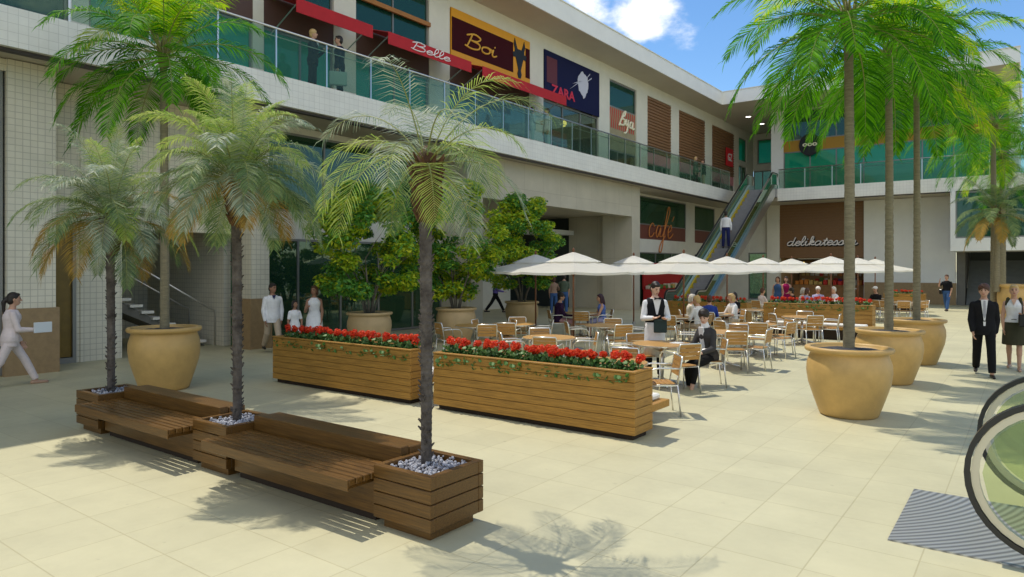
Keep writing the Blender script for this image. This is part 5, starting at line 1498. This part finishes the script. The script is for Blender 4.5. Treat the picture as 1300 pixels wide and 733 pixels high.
# family in white
pm = at_depth(346, 16.6); pg = at_depth(374, 16.4); pw = at_depth(399, 16.6)
def x2(t, ub, hp_, ARM, LEG): chest_piece(t, ub, [(-.045, .50), (.045, .50), (0, .40)], .014, 'open_collar', cloth('navy_collar', (.03, .035, .10)))
person('man in a loose white shirt and beige trousers walking with a girl', pm, 165, 1.74, False, SKD, 'short', HAIRD, W_shirt, 'jacket', 1.0, C_beige, 'trousers', 1, M_shoe, STEP, ((0, 10, 12, .1), (4, 10, 10, .1)), 0, head=(25, 6), extras=x2)
person('small girl in a white dress between the man and woman in white', pg, 160, 1.32, True, SKD, 'bob', HAIRD, W_shirt, 'shirt', .35, W_shirt, 'skirt', .5, M_shoe, STEP2, ((6, 14, 10, .1), (6, 14, 10, .1)), 0, head=(20, 0))
person('woman in a sleeveless white dress with dark hair beside the small girl', pw, 185, 1.68, True, SKD, 'bob', HAIRR, W_shirt, 'shirt', 0, W_shirt, 'skirt', .62, M_shoe, STEP, ((4, 10, 10, .1), (20, 12, 95, .3)), 0, head=(-20, 4))
# waiter
def x3(t, ub, hp_, ARM, LEG):
    v = MB()
    for z0, z1 in ((.03, .50),): pass
    rings = []
    for z, a, b in ((-.03, .172, .122), (.05, .165, .122), (.13, .160, .120), (.25, .172, .127), (.35, .188, .134), (.42, .168, .128), (.49, .135, .100)):
        rings.append([ub((a + .006) * math.cos(q), (b + .006) * math.sin(q), z) for q in [2 * math.pi * j / 20 for j in range(20)]])
    v.loft(rings); v.build('waistcoat', C_black, t, True, world=False)
    chest_piece(t, ub, [(-.07, .485), (.07, .485), (.012, .22), (-.012, .22)], .022, 'shirt_front', W_shirt, .014)
    bt = MB(); bt.prism([(-.055, .46), (0, .478), (.055, .46), (.055, .505), (0, .487), (-.055, .505)], 'y', 0, .02)
    bt.v = [tuple(ub(p[0], p[1] + .152, p[2] + .02)) for p in bt.v]; bt.build('bow_tie', C_black, t, world=False)
    ap = MB(); ap.loft([[Vector((a * math.cos(q), b * math.sin(q) + (.01), z)) for q in [2 * math.pi * j / 20 for j in range(20)]] for z, a, b in ((1.02, .165, .135), (.92, .185, .145), (.6, .19, .15), (.42, .20, .155))])
    ap.build('apron', W_shirt, t, True, world=False)
    o = MB(); p = (ARM[0][2] + ARM[1][2]) * .5
    o.bbox(p.x - .13, p.x + .10, p.y - .01, p.y + .03, p.z - .25, p.z - .02, .012); o.build('folded_cloth', cloth('dark_green_cloth', (.03, .05, .05)), t, world=False)
pwt = at_depth(831, 12.75)
person('waiter in a black waistcoat, bow tie and white apron standing at a table', pwt, 165, 1.80, False, SKL, 'short', HAIRD, W_shirt, 'shirt', 1.0, C_blackt, 'trousers', 1, M_shoe, STAND, ((14, 12, 82, .55), (14, 12, 86, .6)), 4, head=(16, 22), near=True, extras=x3)
# woman sitting in the dark jacket
def x4(t, ub, hp_, ARM, LEG):
    chest_piece(t, ub, [(-.05, .51), (.05, .51), (.03, .1), (-.03, .1)], .012, 'blouse_front', W_shirt, .014, .115)
    c = MB(); c.cap(ub(0, .01, .50), ub(0, .015, .55), .075, .062); c.build('blouse_collar', W_shirt, t, True, world=False)
s = SEATS[(1, 95)]
person('seated woman with short dark hair in a charcoal jacket and black cropped trousers', s[0], 236, 1.76, True, SKL, 'bushy', HAIRD, C_char, 'jacket', 1.0, C_blackt, 'trousers', .8, M_shoe, ((78, 62, .02), (70, 80, .06)), ((22, 12, 62, .15), (30, 12, 50, .2)), 8, .45, head=(24, 14), near=True, extras=x4)
# couple in black
def x5(t, ub, hp_, ARM, LEG):
    chest_piece(t, ub, [(-.055, .505), (.055, .505), (.012, .12), (-.012, .12)], .020, 'shirt_front', W_shirt, .014)
    chest_piece(t, ub, [(-.016, .49), (.016, .49), (.024, .22), (0, .16), (-.024, .22)], .036, 'tie', cloth('grey_tie', (.36, .36, .40)), .006)
    chest_piece(t, ub, [(-.02, .10), (.02, .10), (.015, .02), (-.015, .02)], .022, 'shirt_hem', W_shirt, .01)
person('man in a black suit and pale tie walking towards the escalator', at(1249, 477), 176, 1.77, False, SK, 'bushy', HAIRR, C_black, 'jacket', 1.0, C_blackt, 'trousers', 1, M_shoe, ((19, 4, .03), (-14, 18, .02)), ((-8, 8, 12, .1), (9, 8, 16, .1)), 0, head=(-8, 2), near=True, extras=x5)
def x6(t, ub, hp_, ARM, LEG):
    chest_piece(t, ub, [(-.05, .50), (.05, .50), (0, .37)], .016, 'neckline', SKL, .010, .112)
    c = MB()
    for s_ in (-1, 1): c.cap(ub(s_ * .10, .02, .50), ub(s_ * .13, .07, .38), .032, .022)
    c.build('dark_trim', C_olive, t, True, world=False)
    w = ARM[0][2]; bg_ = MB(); bg_.bbox(w.x - .06, w.x + .06, w.y - .16, w.y + .14, w.z - .22, w.z + .03, .02)
    bg_.tube([w + Vector((0, -.12, 0)), w + Vector((0, -.05, .20)), w + Vector((0, .06, .20)), w + Vector((0, .10, 0))], .010, 6)
    o = bg_.build('handbag', M_shoe, None, world=False); tag(o, 'black handbag on the arm of the blonde woman', 'bag')
    o.location = t.location; o.rotation_euler = t.rotation_euler; o.scale = t.scale
person('blonde woman in a white waistcoat top and dark knee skirt beside the man in black', at(1287.5, 470), 182, 1.72, True, SK, 'bun', HAIRB, W_shirt, 'shirt', 0, C_olive, 'skirt', .52, mat('tan_shoe', (0, 0, 0)), ((10, 4, .0), (-10, 12, .0)), ((15, 14, 85, .3), (2, 10, 10, .1)), 0, head=(4, 0), near=True, extras=x6)
# others on the ground floor
def x7(t, ub, hp_, ARM, LEG):
    w = ARM[0][2]; MB().bbox(.17, .30, -.14, .12, .78, 1.02, .03).build('shoulder_bag', M_shoe, t, world=False)
person('man in a black shirt and jeans on the phone by the brown plinth', at(1202, 395), 200, 1.76, False, SK, 'short', HAIRR, C_black, 'shirt', .4, C_denim, 'trousers', 1, M_shoe, ((18, 4, .0), (-10, 14, .0)), ((6, 10, 10, .1), (50, 18, 120, .2)), 0, extras=x7)
person('person in a violet shirt and black trousers striding through the lobby', at(629, 397), 80, 1.76, False, SK, 'short', HAIRD, C_purp, 'shirt', 1.0, C_blackt, 'trousers', 1, M_shoe, ((30, 4, 0), (-28, 10, 0)), ((-10, 8, 20, .1), (20, 8, 60, .1)), 2)
person('woman in a tan top and jeans hugging the man in green, seen from behind', at(703, 400), 350, 1.68, True, SK, 'bob', HAIRR, cloth('tan_top', (.33, .22, .16)), 'shirt', .5, C_denim, 'trousers', 1, M_shoe, STAND, ((5, 10, 10, .1), (20, 30, 60, .3)), 0)
person('man in a green shirt and jeans seen from behind beside the woman in tan', at(716, 400), 5, 1.78, False, SK, 'short', HAIRD, C_grn, 'shirt', .4, C_denim, 'trousers', 1, M_shoe, STAND, ((15, 30, 60, .4), (5, 8, 10, .1)), 0)
def seated(key, label, off=0, **k):
    p, d = SEATS[key]
    kw = dict(legs=SIT, arms=((30, 10, 62, .2), (32, 10, 58, .2)), lean=6, seat=.45)
    kw.update(k)
    return person(label, p, d + off, **kw)
seated((8, 270), 'seated man in a plum sweater and pale shorts facing the girl in blue', h=1.74, top=C_maroon, topkind='jacket', bottom=cloth('pink_shorts', (.45, .25, .26)), hem=.1, hair='bushy', hairm=HAIRD)
seated((8, 88), 'seated girl with long plum dark hair in a blue sleeveless top', h=1.66, female=True, top=C_blue, sleeve=0, bottom=C_lil, botkind='skirt', hair='long', hairm=mat('plum_hair', (.03, .008, .018), .5))
seated((11, 120), 'seated blond man in a white shirt just behind the waiter', h=1.74, top=W_shirt, sleeve=.5, bottom=C_beige, hair='short', hairm=HAIRB, off=20)
seated((7, 282), 'seated grey haired diner in cream with a dark vest', h=1.68, female=True, top=C_cream, sleeve=.6, bottom=C_blackt, hair='bob', hairm=HAIRG)
seated((7, 78), 'seated blond diner in a white shirt facing the grey haired diner', h=1.72, top=W_shirt, sleeve=.4, bottom=C_beige, hair='bob', hairm=HAIRB)
seated((7, 205), 'diner in a blue shirt seen from behind over the charcoal jacket', h=1.66, top=cloth('royal_blue', (.03, .06, .30)), bottom=C_blackt, hair='short', hairm=HAIRR)
seated((12, 265), 'seated woman in a black top with black hair pulled back', off=150, h=1.68, female=True, top=C_black, sleeve=.3, bottom=C_blackt, hair='bob', hairm=HAIRD)
seated((15, 250), 'seated person in pale pink behind the planter under the blue dress', h=1.7, female=True, top=W_pink, sleeve=.4, bottom=C_beige, hair='short', hairm=HAIRR)
seated((15, 120), 'seated person in black with black hair before the magenta dress', h=1.68, top=C_black, sleeve=.4, bottom=C_blackt, hair='bushy')
seated((14, 280), 'seated person in a pale top with grey brown hair behind the flowers', h=1.66, female=True, top=W_shirt, sleeve=.4, bottom=C_beige, hair='bob', hairm=HAIRG)
seated((14, 250), 'seated person with dark hair in a pink and lilac top behind the flowers', h=1.66, female=True, top=C_lil, sleeve=.4, bottom=C_beige, hair='bob', hairm=HAIRR)
seated((14, 20), 'seated white haired person in a lilac shirt behind the flowers', h=1.70, top=C_lil, sleeve=.4, bottom=C_beige, hair='bushy', hairm=mat('white_hair', (.72, .68, .64), .6))
seated((14, 85), 'seated person with pinkish white hair in a white shirt beside the palm trunk', h=1.76, top=W_shirt, sleeve=.4, bottom=C_beige, hair='short', hairm=HAIRG)
def capx(t, ub, hp_, ARM, LEG):
    c = MB(); c.ell(hp_(0, -.005, .055), .088, .105, .080, 14, 8); c.bbox(hp_(0, 0, 0).x - .06, hp_(0, 0, 0).x + .06, hp_(0, .08, 0).y, hp_(0, .16, 0).y, hp_(0, 0, .05).z, hp_(0, 0, .06).z, .003)
    c.build('cap', W_shirt, t, True, world=False)
seated((16, 265), 'seated guest in a white cap beside the closest tall palm trunk', h=1.70, top=C_char, sleeve=.4, bottom=C_beige, extras=capx)
seated((16, 60), 'seated guest in black and white with a white cap near the middle palm trunk', h=1.74, top=C_black, sleeve=.4, bottom=C_beige, extras=capx)
person('standing woman in a blue dress behind the planter', at_depth(987.5, 27.6), 195, 1.70, True, SK, 'bob', HAIRR, C_denim, 'shirt', 0, C_denim, 'skirt', .5, M_shoe, STAND, ((5, 14, 20, .1), (5, 10, 10, .1)), 0)
person('standing woman in a magenta dress with long dark hair', at_depth(998, 28.0), 190, 1.70, True, SK, 'long', HAIRD, C_mag, 'shirt', 0, C_mag, 'skirt', .5, M_shoe, STAND, ((20, 10, 60, .3), (5, 10, 10, .1)), 0)
# on the escalator and the balcony
pe = EXf(5.6, .05, 0); zst = .0
ne = max(4, int(10.5 / .4)); ke = int((5.6 - .8) / (10.5 / ne)); pe.z = 6.62 * (ke + 1) / ne + .012
pe.y = 30.4 + .8 + (ke + .5) * 10.5 / ne
person('man in a white shirt and navy trousers riding up the escalator', pe, 4, 1.95, False, SKD, 'short', HAIRD, W_shirt, 'shirt', 1.0, C_navy, 'trousers', 1, M_shoe, ((0, 0, .05), (0, 0, .05)), ((0, 12, 12, .0), (0, 12, 14, .0)), 0)
ZB = ZS1 + .002
def on_balcony(px, X=-15.3):
    a = (px - 650) / 880; d = (CA * a - SA, SA * a + CA); t = X / d[0]
    return Vector((X, d[1] * t, ZB))
def x8(t, ub, hp_, ARM, LEG):
    chest_piece(t, ub, [(-.05, .50), (.05, .50), (0, .33)], .022, 'white_collar', W_shirt, .012)
person('blonde woman in a black trouser suit with folded arms behind the balcony glass', on_balcony(397), 105, 1.74, True, SK, 'bushy', HAIRB, C_black, 'jacket', 1.0, C_blackt, 'trousers', 1, M_shoe, STAND, ((20, 10, 95, .6), (20, 10, 100, .6)), 0, extras=x8)
def x9(t, ub, hp_, ARM, LEG):
    chest_piece(t, ub, [(-.05, .50), (.05, .50), (0, .33)], .022, 'white_collar', W_shirt, .012)
    w = ARM[0][2]; c = MB(); c.bbox(-.05, .05, -.24, .24, -.48, -.10, .02); c.tube([(0, -.07, -.10), (0, -.06, -.05), (0, .06, -.05), (0, .07, -.10)], .012, 6)
    o = c.build('briefcase', mat('pale_briefcase', (.36, .47, .46), .5), None, world=False); tag(o, 'pale grey green briefcase held by the dark suited man on the balcony', 'briefcase')
    k = t.scale.x; rz = t.rotation_euler.z
    o.location = t.location + Matrix.Rotation(rz, 3, 'Z') @ (Vector((w.x, w.y, w.z)) * k); o.rotation_euler = (0, 0, rz)
person('man in a dark navy suit holding a pale briefcase on the balcony', on_balcony(431), 265, 1.82, False, SK, 'short', HAIRD, cloth('midnight_suit', (.012, .013, .026)), 'jacket', 1.0, C_blackt, 'trousers', 1, M_shoe, STAND, ((3, 8, 6, .05), (3, 8, 12, .05)), 0, extras=x9)
person('person in a pale blue green suit talking on the balcony under the red awning', on_balcony(676, -15.5), 80, 1.66, True, SK, 'bob', HAIRR, C_ltgr, 'jacket', 1.0, C_ltgr, 'trousers', 1, M_shoe, STAND, ((20, 10, 80, .5), (15, 10, 60, .3)), 0)
person('dark haired man in a white shirt on the balcony under the navy sign', on_balcony(695, -15.5), 240, 1.80, False, SK, 'short', HAIRD, W_shirt, 'jacket', 1.0, C_ltgr, 'trousers', 1, M_shoe, STAND, ((3, 10, 10, .1), (3, 10, 10, .1)), 0)
person('fair haired person in dark clothes at the balcony railing by the louvres', on_balcony(883), 120, 1.74, True, SK, 'bob', HAIRB, C_grn, 'jacket', 1.0, C_blackt, 'trousers', 1, M_shoe, STAND, ((3, 8, 12, .1), (3, 8, 12, .1)), 0)
person('person in black leaning by the balcony railing near the red square sign', on_balcony(893), 250, 1.72, False, SK, 'short', HAIRR, C_black, 'jacket', 1.0, C_beige, 'trousers', 1, M_shoe, STAND, ((3, 8, 12, .1), (20, 8, 60, .1)), 0)
